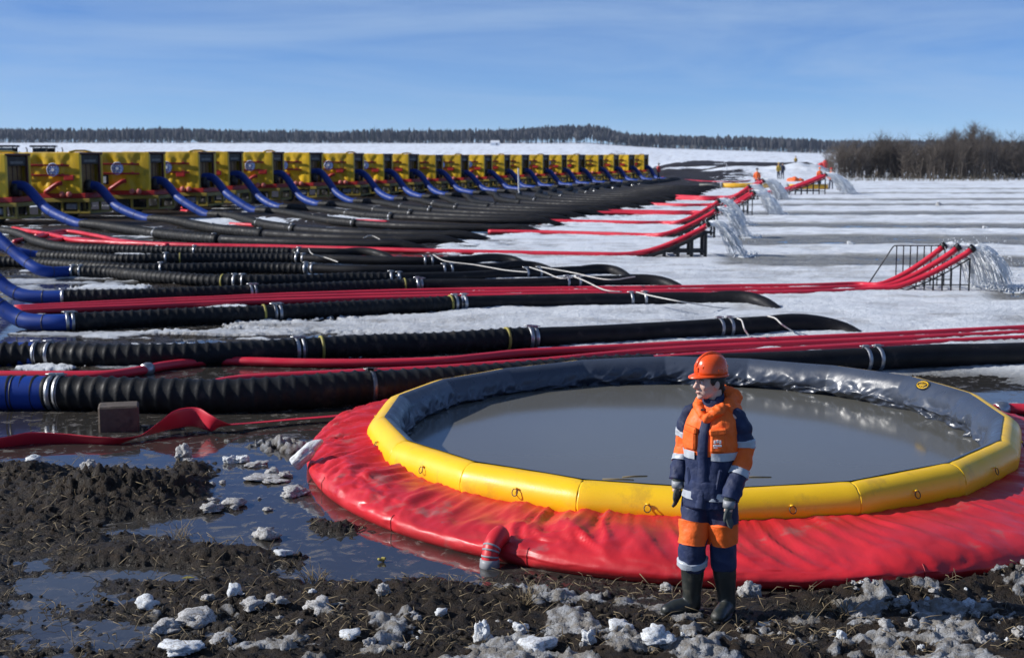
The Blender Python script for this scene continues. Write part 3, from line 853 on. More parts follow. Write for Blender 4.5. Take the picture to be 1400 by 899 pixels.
def hose(trace, r, label, blue=None, joint_px=None, clamps=(), tapes=(), rb=None, rs=None, end_dip=True, sides=18, detail=6, group=None):
    """black suction hose lying on the ground; trace = photo pixels of its centre line"""
    W = [at(px, py, r * .93) for px, py in trace]
    root = thing('suction_hose', W[0] * 1.0 - Vector((0, 0, r * .93)), 0, label, 'hose', group)
    o = root.location.copy()
    P, Lg = spline(W, ds=.1)
    P[:, 1] += .035 * fbm(P[:, 0] * .55, P[:, 1] * .0 + W[0].y, 0, 3, 5); P[:, 2] += .018 * fbm(P[:, 0] * .8, P[:, 1] * 0 + W[0].y, 0, 2, 15)
    q = np.array([pix(p[0], p[1], p[2])[0] for p in P])
    j = len(P) if joint_px is None else int(np.argmin(np.abs(q - joint_px)))
    ob = np.array(tuple(o))
    if end_dip:
        n = len(P); k = int(min(n * .5, 2.3 / .1)); s = np.linspace(0, 1, k)
        P[-k:, 2] = r * .93 + .10 * np.sin(s * math.pi * .8) * (1 - s) - (r * 2.1) * s ** 2.2
    if blue:
        B = [at(px, py, z) if isinstance(z, float) and len(b_) == 3 else at_d(px, py, z[1]) for b_ in blue for px, py, z in [b_]] + [Vector(P[0]), Vector(P[min(3, len(P) - 1)])]
        blue_pipe(root, [b - o for b in B], rb or r * .93, sides)
    ribbed(root, P[1:max(4, j)] - ob, r, sides, detail=detail)
    if j < len(P) - 3:
        mb = MB(); mb.tube(P[j:] - ob, rs or r * .86, sides); mb.build('smooth_hose', M_HOSE2, root)
    for px in clamps:
        p, t = by_px(P, px); clamp(root, p - ob, t, r if px < (joint_px or 9999) else (rs or r * .86), sides)
    for px in tapes:
        p, t = by_px(P, px); clamp(root, p - ob, t, r, sides, tape=True, w=.02, dr=.02)
    return P

N_ = 'suction hose'
H = {}
H[1] = hose([(-120, 537), (0, 537), (60, 537), (200, 540), (310, 540), (400, 537), (500, 530), (620, 522), (760, 512), (900, 504), (1050, 497), (1190, 490), (1300, 486), (1400, 483), (1500, 481)], .215,
    'thick black ribbed hose passing behind the round tank, blue pipe at its end', blue=None, joint_px=900, clamps=(72, 84, 505, 512, 1183, 1196), end_dip=False, sides=26, rs=.172)
H[2] = hose([(-120, 484), (0, 484), (60, 484), (150, 486), (250, 485), (330, 482), (420, 477), (520, 472), (620, 467), (720, 462), (820, 457), (900, 453), (1000, 447), (1090, 443), (1150, 443), (1190, 449)], .18,
    'black ribbed hose directly behind the pair of red hoses, ending in snow', joint_px=728, clamps=(54, 64, 403, 412, 722, 733, 982, 995), tapes=(437, 694), sides=26, rs=.165)
H[3] = hose([(84, 440), (130, 438), (200, 435), (300, 431), (375, 428), (500, 421), (600, 416), (700, 412), (800, 410), (900, 408), (1000, 408), (1040, 411), (1078, 418)], .165,
    'black ribbed hose with smooth tail in front of three red hoses', blue=[(-60, 380, ('y', 25.9)), (-25, 402, ('y', 25.7)), (20, 432, ('y', 25.5)), (45, 440, ('y', 25.35))], joint_px=636, clamps=(93, 99, 377, 384, 625, 634, 862, 881), tapes=(358, 619), sides=22)
H[4] = hose([(80, 406), (150, 405), (220, 403), (300, 400), (400, 396), (500, 392), (570, 390), (650, 389), (750, 387), (830, 384), (900, 384), (947, 389)], .155,
    'black ribbed hose behind the three red hoses, next to the double blue bends', blue=[(-60, 335, ('y', 30.3)), (-25, 362, ('y', 30.1)), (12, 395, ('y', 29.9)), (40, 405, ('y', 29.75))], joint_px=575, clamps=(88, 340, 346, 570, 578, 776, 790), tapes=(555,), sides=20)
H[5] = hose([(95, 372), (150, 373), (200, 378), (260, 382), (330, 384), (400, 383), (480, 381), (560, 380), (680, 376), (760, 372), (830, 369), (870, 374)], .155,
    'black ribbed hose below the long steep blue bend, sagging in the middle', blue=[(-45, 290, ('y', 36.5)), (-10, 318, ('y', 36.2)), (28, 352, ('y', 35.8)), (58, 370, ('y', 35.5))], joint_px=545, clamps=(102, 108, 324, 330, 535, 546, 720, 735), tapes=(306,), sides=20)
H[6] = hose([(-60, 358), (15, 358), (60, 360), (120, 364), (180, 367), (260, 367), (350, 366), (420, 367), (500, 369), (610, 368), (680, 365), (730, 363), (770, 366)], .15,
    'black ribbed hose second behind the sagging one, roped to its neighbour', joint_px=425, clamps=(220, 420, 426, 608, 616), sides=18)
H[7] = hose([(50, 349), (100, 351), (160, 354), (230, 354), (300, 353), (400, 353), (480, 355), (580, 356), (660, 354), (700, 354), (727, 357)], .15,
    'black ribbed hose in front of the long single red hose', blue=[(-30, 325, ('y', 42.2)), (0, 336, ('y', 42.0)), (28, 345, ('y', 41.8))], joint_px=415, clamps=(227, 408, 415, 580, 590), tapes=(245,), sides=18)
H[8] = hose([(-20, 312), (20, 318), (50, 330), (90, 338), (150, 341), (270, 343), (370, 344), (450, 345), (500, 345), (548, 348)], .15,
    'black ribbed hose curving round under the long single red hose', joint_px=400, clamps=(267, 410), sides=16)

# hoses of the pump row: blue bend off each pump, ribbed run, smooth tail sunk in snow
ELB = [((25, 255), (65, 286), (105, 307)), ((125, 255), (160, 282), (198, 302)), ((215, 248), (245, 271), (280, 294)), ((283, 243), (312, 266), (345, 289)), ((322, 240), (356, 270), (378, 278)),
       ((380, 239), (410, 268), (431, 276)), ((432, 236), (460, 263), (479, 270)), ((490, 237), (518, 262), (535, 268)), ((530, 236), (556, 260), (573, 265)), ((565, 236), (590, 258), (605, 263)),
       ((600, 236), (625, 257), (643, 262)), ((635, 237), (660, 257), (676, 261)), ((667, 236), (692, 255), (707, 259)), ((693, 235), (713, 253), (727, 257)), ((718, 234), (738, 252), (751, 255)),
       ((746, 234), (766, 251), (779, 253)), ((771, 233), (789, 249), (802, 252)), ((795, 233), (812, 248), (823, 251)), ((821, 232), (837, 246), (848, 249)), ((842, 231), (857, 244), (868, 247)), ((863, 230), (878, 243), (888, 246)), ((883, 229), (896, 242), (906, 245))]
ENDS = [(598, 335), (651, 328), (681, 322), (754, 313), (778, 302), (796, 298), (813, 294), (835, 290), (848, 287), (863, 285), (887, 281), (905, 278), (920, 275), (933, 272.5), (945, 270), (955, 267.5), (962, 265.5), (969, 263.5), (975, 261.5), (981, 259.5), (986, 257.5), (991, 256)]
PUMP_D = []                 # depth of each pump's end face
for k, ((s, m_, e), en) in enumerate(zip(ELB, ENDS)):
    r = .178
    E = at_d(e[0], e[1], 60.0 + 4.52 * k); E.z = r       # the pumps stand in one evenly spaced row
    T = at(en[0], en[1], r)
    PUMP_D.append(E.y + 2.2)
    Ls = (T - E).length
    c1 = E + Vector((1, -.75 + .012 * k, 0)).normalized() * Ls * .22
    c2 = T - Vector((1, -.06, 0)).normalized() * Ls * .5
    W = []
    for t in np.linspace(0, 1, 14):
        a = 1 - t; W.append(E * a ** 3 + c1 * 3 * a * a * t + c2 * 3 * a * t * t + T * t ** 3)
    root = thing('suction_hose', Vector((E.x, E.y, 0)), 0, 'black ribbed hose leading off a blue bend of the pump row', 'hose', 'hoses of the pump row')
    o = np.array([E.x, E.y, 0.0])
    P, Lg = spline(W, ds=.2)
    P[1:, 1] += (.35 * fbm(P[:, 0] * .16, P[:, 1] * 0 + k * 3.7, 0, 3, 5))[1:] * np.minimum(1, np.arange(1, len(P)) / 20)
    n = len(P); kk = int(min(n * .4, 2.4 / .2)); q = np.linspace(0, 1, kk)
    P[-kk:, 2] = r + .10 * np.sin(q * math.pi * .8) * (1 - q) - (r * 2.3) * q ** 2.2
    s3 = at_d(s[0], s[1], E.y + 2.2); m3 = at_d(m_[0], m_[1], E.y + 1.0)
    inn = Vector((-.55, .12, .02))
    blue_pipe(root, [(s3 + inn) - Vector(o), (s3 + Vector((.35, -.1, -.02))) - Vector(o), m3 - Vector(o), E - Vector(o), E + Vector((.5, -.25, 0)) - Vector(o)], .215, 14, seams=k < 5)
    j = int(n * (.62 if k < 8 else .7))
    ribbed(root, P[2:j] - o, r, 12 if k < 6 else 9, detail=4 if k < 8 else 3, period=.27, amp=.034)
    mb = MB(); mb.tube(P[j:] - o, r * .9, 12); mb.build('smooth_hose', M_HOSE2, root)
    for f in (.42, j / n):
        p, t = frac(P, f)
        if f > .01: clamp(root, p - o, t, r, 12, bolt=k < 8, w=.035)

# blue feed pipes at the ends of the two nearest hoses
for nm, px0, px1, py, r, lab in (('pipe', -125, 52, 537, .195, 'straight blue pipe joined to the thick hose behind the tank'), ('pipe', -125, 38, 484, .165, 'straight blue pipe on the hose behind the red pair')):
    a, b = at(px0, py, .2 if r > .18 else .165), at(px1, py, .2 if r > .18 else .165)
    root = thing('pipe', (a.x, a.y, 0), 0, lab, 'pipe')
    P, _ = spline([a - root.location, (a + b) / 2 - root.location, b + Vector((.2, 0, 0)) - root.location], n=16)
    mb = MB(); mb.tube(P, r * 1.12, 26); mb.build('pipe_wall', M_BLUE, root)
    for f in ((.82,) if r > .18 else (.86,)):
        p, t = frac(P, f); mb = MB(); t = t / np.linalg.norm(t); mb.tube([p - t * .008, p + t * .008], r * 1.12 + .006, 26); mb.build('weld', M_BLK, root)

# ------------------------------------------------------------------ red lay-flat hoses
def red_hose(trace, label, r=.074, z=None, extra=None, couplings=(), group=None, sides=14, flat=.82):
    """trace: (px, py) on the ground; extra: world points appended (the climb up a ramp)"""
    W = [at(p[0], p[1], (p[2] if len(p) > 2 else r * flat)) for p in trace] + list(extra or [])
    root = thing('red_hose', (W[0].x, W[0].y, 0), 0, label, 'hose', group)
    o = np.array([W[0].x, W[0].y, 0.0])
    P, Lg = spline(W, ds=.15)
    n = len(P)
    rr = r * (1 + .035 * fbm(np.arange(n) * .35, np.zeros(n) + W[0].y, 0, 3, 5))
    mb = MB(); mb.tube(P - o, rr, sides, flat=flat); mb.build('hose_wall', M_RHOSE, root)
    for px in couplings:
        p, t = by_px(P, px); t = t / np.linalg.norm(t)
        mb = MB(); mb.tube([p - o - t * .09, p - o - t * .07, p - o - t * .02, p - o + t * .02, p - o + t * .07, p - o + t * .09], [r * .9, r * 1.12, r * 1.2, r * 1.2, r * 1.12, r * .9], 14)
        mb.build('coupling', M_STEEL, root)
    return P
red_hose([(-120, 514), (0, 513), (100, 513), (150, 512), (188, 507), (230, 499), (290, 493), (345, 494), (420, 496), (520, 496), (610, 493), (660, 488), (720, 482), (800, 478), (900, 473), (1000, 468), (1200, 459), (1400, 449), (1500, 445)],
         'dirty red hose with a steel coupling, farther one of the pair behind the tank', .083, couplings=(205,))
red_hose([(265, 534), (300, 523), (350, 517), (450, 512), (600, 505), (680, 499), (760, 493), (840, 485), (920, 479), (1000, 474.5), (1200, 465.5), (1400, 456), (1500, 452)],
         'red hose running close past the thick ribbed hose, nearer one of the pair', .083)
red_hose([(590, 527), (650, 514), (720, 506), (800, 499), (900, 491), (1000, 484), (1100, 478), (1200, 472.5), (1400, 463), (1500, 459)],
         'red hose squeezed between the tank rim and the red pair', .083)
red_hose([(1340, 562), (1375, 559), (1400, 559), (1450, 562), (1520, 566)], 'short red hose with a steel coupling beyond the tank edge', .085, couplings=(1375,))

# ------------------------------------------------------------------ discharge ramps, their hoses and jets
M_BSTEEL = mat('black_steel', (.012, .012, .013), .45, metal=.3, var=.3, vscale=8)
def jet_material():
    m = bpy.data.materials.new('falling_water'); m.use_nodes = True
    t = m.node_tree; N = t.nodes; K = t.links.new
    p = N['Principled BSDF']; p.inputs['Base Color'].default_value = (.86, .89, .91, 1); p.inputs['Roughness'].default_value = .3
    p.inputs['IOR'].default_value = 1.33; p.inputs['Transmission Weight'].default_value = .45
    geo = N.new('ShaderNodeNewGeometry')
    n = N.new('ShaderNodeTexNoise'); n.inputs['Scale'].default_value = 9; n.inputs['Detail'].default_value = 6; K(geo.outputs['Position'], n.inputs['Vector'])
    mr = N.new('ShaderNodeMapRange'); mr.inputs['From Min'].default_value = .35; mr.inputs['From Max'].default_value = .65; mr.inputs['To Min'].default_value = .0; mr.inputs['To Max'].default_value = .2
    K(n.outputs['Fac'], mr.inputs['Value']); K(mr.outputs['Result'], p.inputs['Transmission Weight'])
    b = N.new('ShaderNodeBump'); b.inputs['Strength'].default_value = .7; b.inputs['Distance'].default_value = .04; K(n.outputs['Fac'], b.inputs['Height']); K(b.outputs['Normal'], p.inputs['Normal'])
    return m
M_JET = jet_material()
def jet(p, d, h, label, seed, r0=.075, reach=.8, group=None):
    """water leaving a hose mouth, arching over and breaking up as it falls"""
    r = random.Random(seed)
    d = Vector(d); d.z = 0; d.normalize(); side = Vector((-d.y, d.x, 0))
    root = thing('water_jet', (p.x, p.y, 0), 0, label, 'water jet', group)
    o = root.location
    pts = []
    for t in np.linspace(0, 1, 30):
        pts.append(p - o + d * (reach * t) + Vector((0, 0, .10 * math.sin(t * 2.2) * 1.6 - (h + .12) * t ** 2.1 - .0)))
    P = np.array([tuple(q) for q in pts]); n = len(P); t = np.linspace(0, 1, n)
    rr = r0 * (1 + 1.9 * t)
    T = np.gradient(P, axis=0); T /= np.linalg.norm(T, axis=1)[:, None]
    # smooth rope of water near the mouth
    mb = MB(); a_ = np.array(tuple(side)); m_ = 25
    ring = [[tuple(P[i] + r0 * (.85 + .35 * i / m_) * (1 + (.25 + .5 * i / m_) * float(fbm(np.array([math.cos(q) * 2 + seed]), np.array([math.sin(q) * 2]), i * .4, 3, seed)[0])) * (math.cos(q) * a_ + math.sin(q) * np.cross(T[i], a_))) for q in np.linspace(0, 6.283, 17)[:-1]] for i in range(m_)]
    mb.loft(ring, 0); mb.build('stream', M_JET, root)
    # it tears into strands, each on its own arc
    st = MB()
    for k in range(340):
        q = r.random() * 6.283; w_ = r.random() ** .5
        o1 = np.array(tuple(side)) * math.cos(q) * w_ * r0 * .9 + np.array([0, 0, 1.0]) * math.sin(q) * w_ * r0 * .9
        sx = r.uniform(.62, 1.12); sp = r.gauss(0, .13); up_ = r.uniform(.5, 1.4)
        t0_ = r.uniform(0, .75); t1_ = min(1.0, t0_ + r.uniform(.12, .4)); ps = []
        for tt in np.linspace(t0_, t1_, 6):
            ps.append(np.array(tuple(p - o)) + o1 + np.array(tuple(d)) * reach * tt * sx + a_ * sp * tt + np.array([0, 0, .16 * math.sin(tt * 2.2) * up_ - (h + .10) * tt ** 2.1]))
        w0 = r.uniform(.004, .014) * (r0 / .08)
        st.tube(ps, [w0 * .3, w0, w0 * r.uniform(.5, 1.3), w0, w0 * r.uniform(.5, 1.2), w0 * .25], 5)
    st_o = st.build('strands', M_JET, root); st_o['kind'] = 'stuff'
    dm = MB()
    for k in range(420):
        tt = r.random() ** .6; i = min(n - 1, int(tt * n)); q = P[i]
        off = np.array([r.gauss(0, 1), r.gauss(0, 1), r.gauss(0, .8)]) * rr[i] * 1.1
        s_ = r.uniform(.004, .012) * (r0 / .08)
        dm.ell(Vector(q + off), s_, s_, s_ * 1.6, sub=1)
    for k in range(110):                                           # splash crown on the water
        a = r.random() * 6.28; q = r.random() ** .7 * .45
        dm.ell(Vector(P[-1]) + Vector((math.cos(a) * q + d.x * .1, math.sin(a) * q, r.random() * .22 * (1 - q) - (P[-1][2] - .02))), *[r.uniform(.008, .03)] * 2, r.uniform(.008, .03), sub=1)
    so = dm.build('droplets', M_JET, root); so['kind'] = 'stuff'
    fo = MB(); fo.ell(Vector((P[-1][0] + d.x * .15, P[-1][1], .0)), .5, .3, .06, sub=3, fn=lambda q: q * (1 + .3 * float(fbm(np.array([q.x * 4]), np.array([q.y * 4]), 0, 3, seed)[0])))
    fo.build('foam', mat_foam, root)
mat_foam = mat('white_foam', (.72, .75, .76), .6, var=.2, vscale=9, bump=.6, bscale=30)

def ramp(loc, length, width, height, label, posts=7, thick=.03, rz=0.0, shape=None, mesh_side=True):
    """black steel ramp: rising side rails on a row of uprights of growing height, cross bars at the mouth"""
    root = thing('hose_ramp', loc, rz, label, 'ramp')
    prof = shape or (lambda u: height * (u ** 1.5))
    for sgn in (-1, 1):
        y = sgn * width / 2
        pts = [(-length + length * u, y, max(.03, prof(u))) for u in np.linspace(0, 1, 14)]
        mb = MB(); mb.tube(pts, thick * .62, 6); mb.build('side_rail', M_BSTEEL, root)
        for k in range(posts):
            u = (k + 1) / posts
            mb = MB(); z = prof(u); x = -length + length * u
            mb.box((x, y, z / 2 - .04), (thick, thick, z + .08), 0); mb.build('upright', M_BSTEEL, root)
        mb = MB(); mb.box((-length * .28, y, prof(.6) * .55), (length * .56, thick * .8, thick * .8)); mb.build('brace', M_BSTEEL, root)
        mb = MB(); mb.box((-length / 2, y, .0), (length, thick, thick)); mb.build('ground_bar', M_BSTEEL, root)
    for k in range(posts):
        u = (k + 1) / posts
        mb = MB(); mb.box((-length + length * u, 0, prof(u) - .0), (thick * .8, width - thick, thick * .8)); mb.build('cross_bar', M_BSTEEL, root)
    return root
def climb(loc, rz, length, prof, y, r, over=.12, back=0.0):
    """points of a hose up a ramp"""
    M = Matrix.Rotation(rz, 3, 'Z'); pts = []
    for u in (.0, .2, .4, .6, .8, 1.0): pts.append(Vector(loc) + M @ Vector((-length + (length - back) * u, y, prof(u) + r + .02)))
    pts.append(Vector(loc) + M @ Vector((over - back, y, prof(1) + r + .02 + over * .85)))
    return pts, M @ Vector((1, 0, 0))

# ramp beside the far edge of the ice, three hoses (right)
def three(loc, length, width, h, traces, labels, jl, seed, ramp_label, posts, rz=0.0, r=.082, reach=.8, thick=.03, ys=None, stagger=0.0, guard=False):
    prof = lambda u: h * u ** 1.45
    rt_ = ramp(loc, length, width, h, ramp_label, posts, thick, rz, prof)
    if guard:                                                     # tall railing along the far side
        y = width / 2 + .05
        mb = MB(); mb.tube([(-length - .1, y, .1), (-length + .45, y, h + .16), (-length + .5, y, h + .2), (.02, y, h + .2)], thick * .6, 6); mb.build('guard_rail', M_BSTEEL, rt_)
        for q in np.linspace(-length + .55, .02, 9):
            mb = MB(); mb.box((q, y, (h + .2) / 2), (thick * .8, thick * .8, h + .2)); mb.build('guard_picket', M_BSTEEL, rt_)
    k = len(traces)
    ys = ys or [(i - (k - 1) / 2) * (width * .62 / max(1, k - 1)) for i in range(k)]
    for i, tr in enumerate(traces):
        pts, d = climb(loc, rz, length, prof, ys[i], r, back=stagger * i)
        P = red_hose(tr, labels[i], r, extra=pts)
        m_ = Vector(pts[-1])
        # muzzle ring
        mb = MB(); mb.tube([m_ - (Vector(pts[-1]) - Vector(pts[-2])).normalized() * .05, m_ + (Vector(pts[-1]) - Vector(pts[-2])).normalized() * .06], r * 1.15, 14)
        q = mb.build('muzzle_ring', M_BSTEEL); q.parent = [o for o in COL.objects if o.name.startswith('red_hose') and o.get('label') == labels[i]][-1]; q.location = -q.parent.location
        jet(m_, d, m_.z, jl[i], seed + i, r * .95, reach)
three((at(1318, 400, 0).x, 32.45, 0), 1.85, 1.35, .82,
      [[(20, 427), (100, 423), (200, 419), (300, 414.5), (400, 411), (600, 406), (800, 403.5), (900, 403), (1000, 402), (1100, 400), (1170, 397.5)],
       [(20, 424), (100, 420), (200, 415.5), (300, 411), (400, 407), (600, 402), (800, 399), (900, 398.5), (1000, 397), (1100, 395.5), (1170, 393)],
       [(20, 421), (100, 417), (200, 412), (300, 408), (400, 403.5), (600, 397.5), (800, 395), (900, 394), (1000, 392), (1100, 391), (1170, 388.5)]],
      ['red hose to the open steel ramp, nearest one of its three', 'red hose to the open steel ramp, middle one of its three', 'red hose to the open steel ramp, farthest one of its three'],
      ['water falling from the nearest hose of the open steel ramp', 'water falling from the middle hose of the open steel ramp', 'water falling from the farthest hose of the open steel ramp'], 100,
      'open black steel ramp of thin bars lifting three red hoses', 9, thick=.028, reach=.95, stagger=.2, guard=True)
def single(px, Y, length, h, trace, name, seed, r, thick, posts, reach=1.1, n=1, width=.8):
    x = (px - 700) / FPX * Y
    tr = [trace] if n == 1 else [trace, [(a, b - 2.5) for a, b in trace]]
    ex = [''] if n == 1 else [', nearer of its two', ', farther of its two']
    three((x, Y, 0), length, width, h, tr, ['red hose climbing ' + name + e for e in ex], ['water spouting off ' + name + e for e in ex], seed, 'black ramp under the hose: ' + name if False else name, posts, thick=thick, r=r, reach=reach, ys=None if n > 1 else [0.0])
single(962, 43.0, 2.1, .80, [(18, 312), (40, 316), (75, 322), (100, 328), (150, 331), (250, 335), (400, 338), (600, 343.5), (800, 347.5), (850, 348)], 'the black ramp on thick square posts', 200, .10, .10, 5)
single(974, 52.5, 2.0, .85, [(668, 316.5), (740, 317.5), (800, 319), (850, 320.5), (885, 321.5)], 'the black ramp next behind the thick posts', 210, .105, .08, 5, 1.2)
single(978, 61.5, 1.8, .85, [(738, 302), (800, 303), (870, 304.5), (905, 304.5)], 'the low black ramp third from the open steel one', 220, .11, .07, 5, 1.2)
single(1024, 70.5, 2.1, .95, [(800, 291), (860, 291.5), (920, 292.5), (950, 292.5)], 'the wire sided ramp with two hoses', 230, .12, .045, 10, 1.4, n=2, width=1.5)
single(1020, 82.0, 1.9, .95, [(880, 279), (930, 280.5), (960, 280.5)], 'the ramp half hidden by the wire sided one', 240, .13, .05, 8, 1.5)
single(1037, 93.5, 2.0, 1.05, [(925, 271), (960, 272.5), (985, 272.5)], 'the ramp below the worker in orange', 250, .15, .06, 8, 1.7, n=2, width=1.8)
single(1122, 105.0, 4.0, 1.25, [(1040, 265), (1046, 266)], 'the farthest ramp near the yellow pipes', 260, .15, .07, 9, 2.2, n=2, width=2.0)
# loose red hoses among the pumps
for tr, lab, r in (([(50, 322), (90, 316), (130, 322), (170, 330), (230, 335)], 'pink red hose arching over the ground by the curved ribbed hose', .09),
                   ([(60, 330), (100, 326), (140, 331), (200, 334)], 'red hose lying beside the arched one', .08),
                   ([(225, 285), (240, 287), (258, 289)], 'short red hose near the wheels of a pump trailer', .11),
                   ([(228, 283), (245, 284), (262, 286)], 'second short red hose near the wheels of a pump trailer', .10),
                   ([(315, 306), (350, 308), (385, 312), (410, 314)], 'red hose half hidden between ribbed hoses', .09),
                   ([(475, 302), (500, 302), (530, 304)], 'short red hose showing between two ribbed hoses', .10),
                   ([(20, 330), (60, 322), (90, 320)], 'red hose end beside the curved ribbed hose', .09)):
    red_hose(tr, lab, r)
for tr, lab in (([(905, 243), (930, 246), (970, 249), (1010, 249), (1030, 247)], 'dark red hose at the end of the pump row'), ([(1028, 247), (1050, 243), (1075, 239), (1100, 233)], 'red hose climbing towards the far bank'), ([(1040, 249), (1060, 244), (1090, 237), (1115, 232)], 'second red hose climbing towards the far bank')):
    red_hose(tr, lab, .16)

# twisted flat red hose in the puddle
def ribbon():
    tr = [(-40, 608, .05), (0, 606, .05), (40, 600, .06), (90, 600, .05), (150, 603, .04), (185, 598, .05), (212, 586, .10), (240, 573, .16), (268, 570, .17), (295, 580, .11), (330, 579, .07), (400, 573, .06), (470, 567, .07), (530, 558, .08), (580, 553, .08)]
    P, _ = spline([at(*p) for p in tr], ds=.05)
    q = np.array([pix(p[0], p[1], p[2])[0] for p in P])
    tw = np.interp(q, [-40, 40, 150, 190, 215, 245, 290, 310, 580], [1.0, 1.2, .9, .4, 1.0, 1.5, 1.3, .3, .15])
    wd = np.interp(q, [-40, 40, 150, 190, 235, 275, 300, 330, 580], [.075, .09, .07, .05, .11, .125, .09, .06, .075])
    root = thing('flat_red_hose', (P[0][0], P[0][1], 0), 0, 'limp twisted red hose lying flat across the puddle', 'hose')
    mb = MB(); mb.tube(P - np.array([P[0][0], P[0][1], 0]), wd, 14, flat=.14, twist=tw); mb.build('hose_wall', M_RHOSE, root)
ribbon()

# ropes tied to the clamps
for tr, lab in (([(422, 340, .33), (427, 347, .33), (445, 352, .2), (462, 358, .32)], 'pale rope tied at the joint beside the long red hose'),
                ([(497, 325, .32), (508, 322, .36), (525, 330, .2), (545, 337, .05)], 'pale rope trailing off a hose joint behind the long red hose'),
                ([(592, 348, .34), (604, 355, .36), (616, 358, .36), (650, 362, .34), (690, 369, .33), (722, 372, .34)], 'pale rope strung between two hose joints'),
                ([(724, 365, .36), (745, 372, .34), (765, 380, .34), (783, 379, .36)], 'pale rope between the next two hose joints'),
                ([(785, 378, .36), (800, 384, .34), (826, 396, .32), (850, 399, .3)], 'pale rope running from a joint down to the red hoses'),
                ([(740, 365, .36), (780, 372, .33), (830, 382, .31), (868, 378, .33)], 'pale rope lying along the tail of a black hose'),
                ([(870, 399, .36), (890, 404, .34), (930, 412, .30), (980, 420, .1), (1000, 422, .05)], 'long pale rope draped over the smooth hose tail'),
                ([(1008, 435, .36), (1014, 438, .37), (1018, 450, .3), (1024, 459, .06)], 'pale rope looped round the hose tail near its double clamp'),
                ([(1050, 432, .35), (1060, 435, .36), (1070, 444, .3), (1086, 454, .06)], 'pale rope looped round the hose near its sunk end')):
    P, _ = spline([at(*p) for p in tr], ds=.06)
    mb = MB(); o0 = np.array([P[0][0], P[0][1], 0]); mb.tube(P - o0, .013, 6)
    o = mb.build('rope', M_ROPE); o.location = o0; tag(o, lab, 'rope')

# ================================================================== PUMP TRAILERS
M_TARP = mat('yellow_tarpaulin', (.80, .50, .012), .42, var=.14, vscale=1.2, col2=(.36, .25, .02), mix2=.2, scale2=2.0, bump=.1, bscale=20, rvar=.12)
M_OLIVE = mat('olive_yellow_paint', (.30, .22, .03), .5, var=.2, vscale=3)
M_REDP = mat('red_paint', (.42, .02, .018), .42, var=.15, vscale=4)
M_DARK = mat('dark_louvre', (.014, .011, .010), .6, var=.3)
M_PANEL = mat('brown_ochre_panel', (.17, .085, .012), .55, var=.2, vscale=4)
M_MAROON = mat('maroon_frame', (.07, .010, .009), .5, var=.2)
M_WHITE = mat('white_enamel', (.75, .77, .80), .4, var=.06)
M_EMB = mat('emblem_blue', (.05, .11, .40), .45, var=.1)
M_TYRE = mat('tyre_rubber', (.014, .013, .012), .8, var=.3, col2=(.07, .06, .045), mix2=.35, scale2=9)
M_RIM = mat('grey_rim', (.14, .14, .13), .6, var=.3)
M_LAMP = mat('pink_cap', (.62, .16, .13), .45, var=.1)

vary_by_object(M_TARP, .72, 1.08)
def lathe(mb, prof, axis='y', c=(0, 0, 0), n=24, mi=0):
    rings = []
    for q, r in prof:
        ring = []
        for j in range(n):
            a = 2 * math.pi * j / n
            if axis == 'y': ring.append((c[0] + r * math.cos(a), c[1] + q, c[2] + r * math.sin(a)))
            elif axis == 'x': ring.append((c[0] + q, c[1] + r * math.cos(a), c[2] + r * math.sin(a)))
            else: ring.append((c[0] + r * math.cos(a), c[1] + r * math.sin(a), c[2] + q))
        rings.append(ring)
    mb.loft(rings, mi); return mb
def wheel(root, x, y, z, r, w):
    s = -1 if y < 0 else 1
    mb = MB(); lathe(mb, [(-w/2, r*.55), (-w/2, r*.86), (-w*.38, r*.97), (-w*.1, r), (w*.1, r), (w*.38, r*.97), (w/2, r*.86), (w/2, r*.55)], 'y', (x, y, z), 28)
    wh = mb.build('wheel', M_TYRE, root)
    mb = MB(); lathe(mb, [(s*w*.30, r*.56), (s*w*.42, r*.54), (s*w*.36, r*.30), (s*w*.46, r*.22), (s*w*.52, r*.12), (s*w*.52, r*.01)], 'y', (x, y, z), 20)
    mb.build('rim', M_RIM, wh)
    return wh
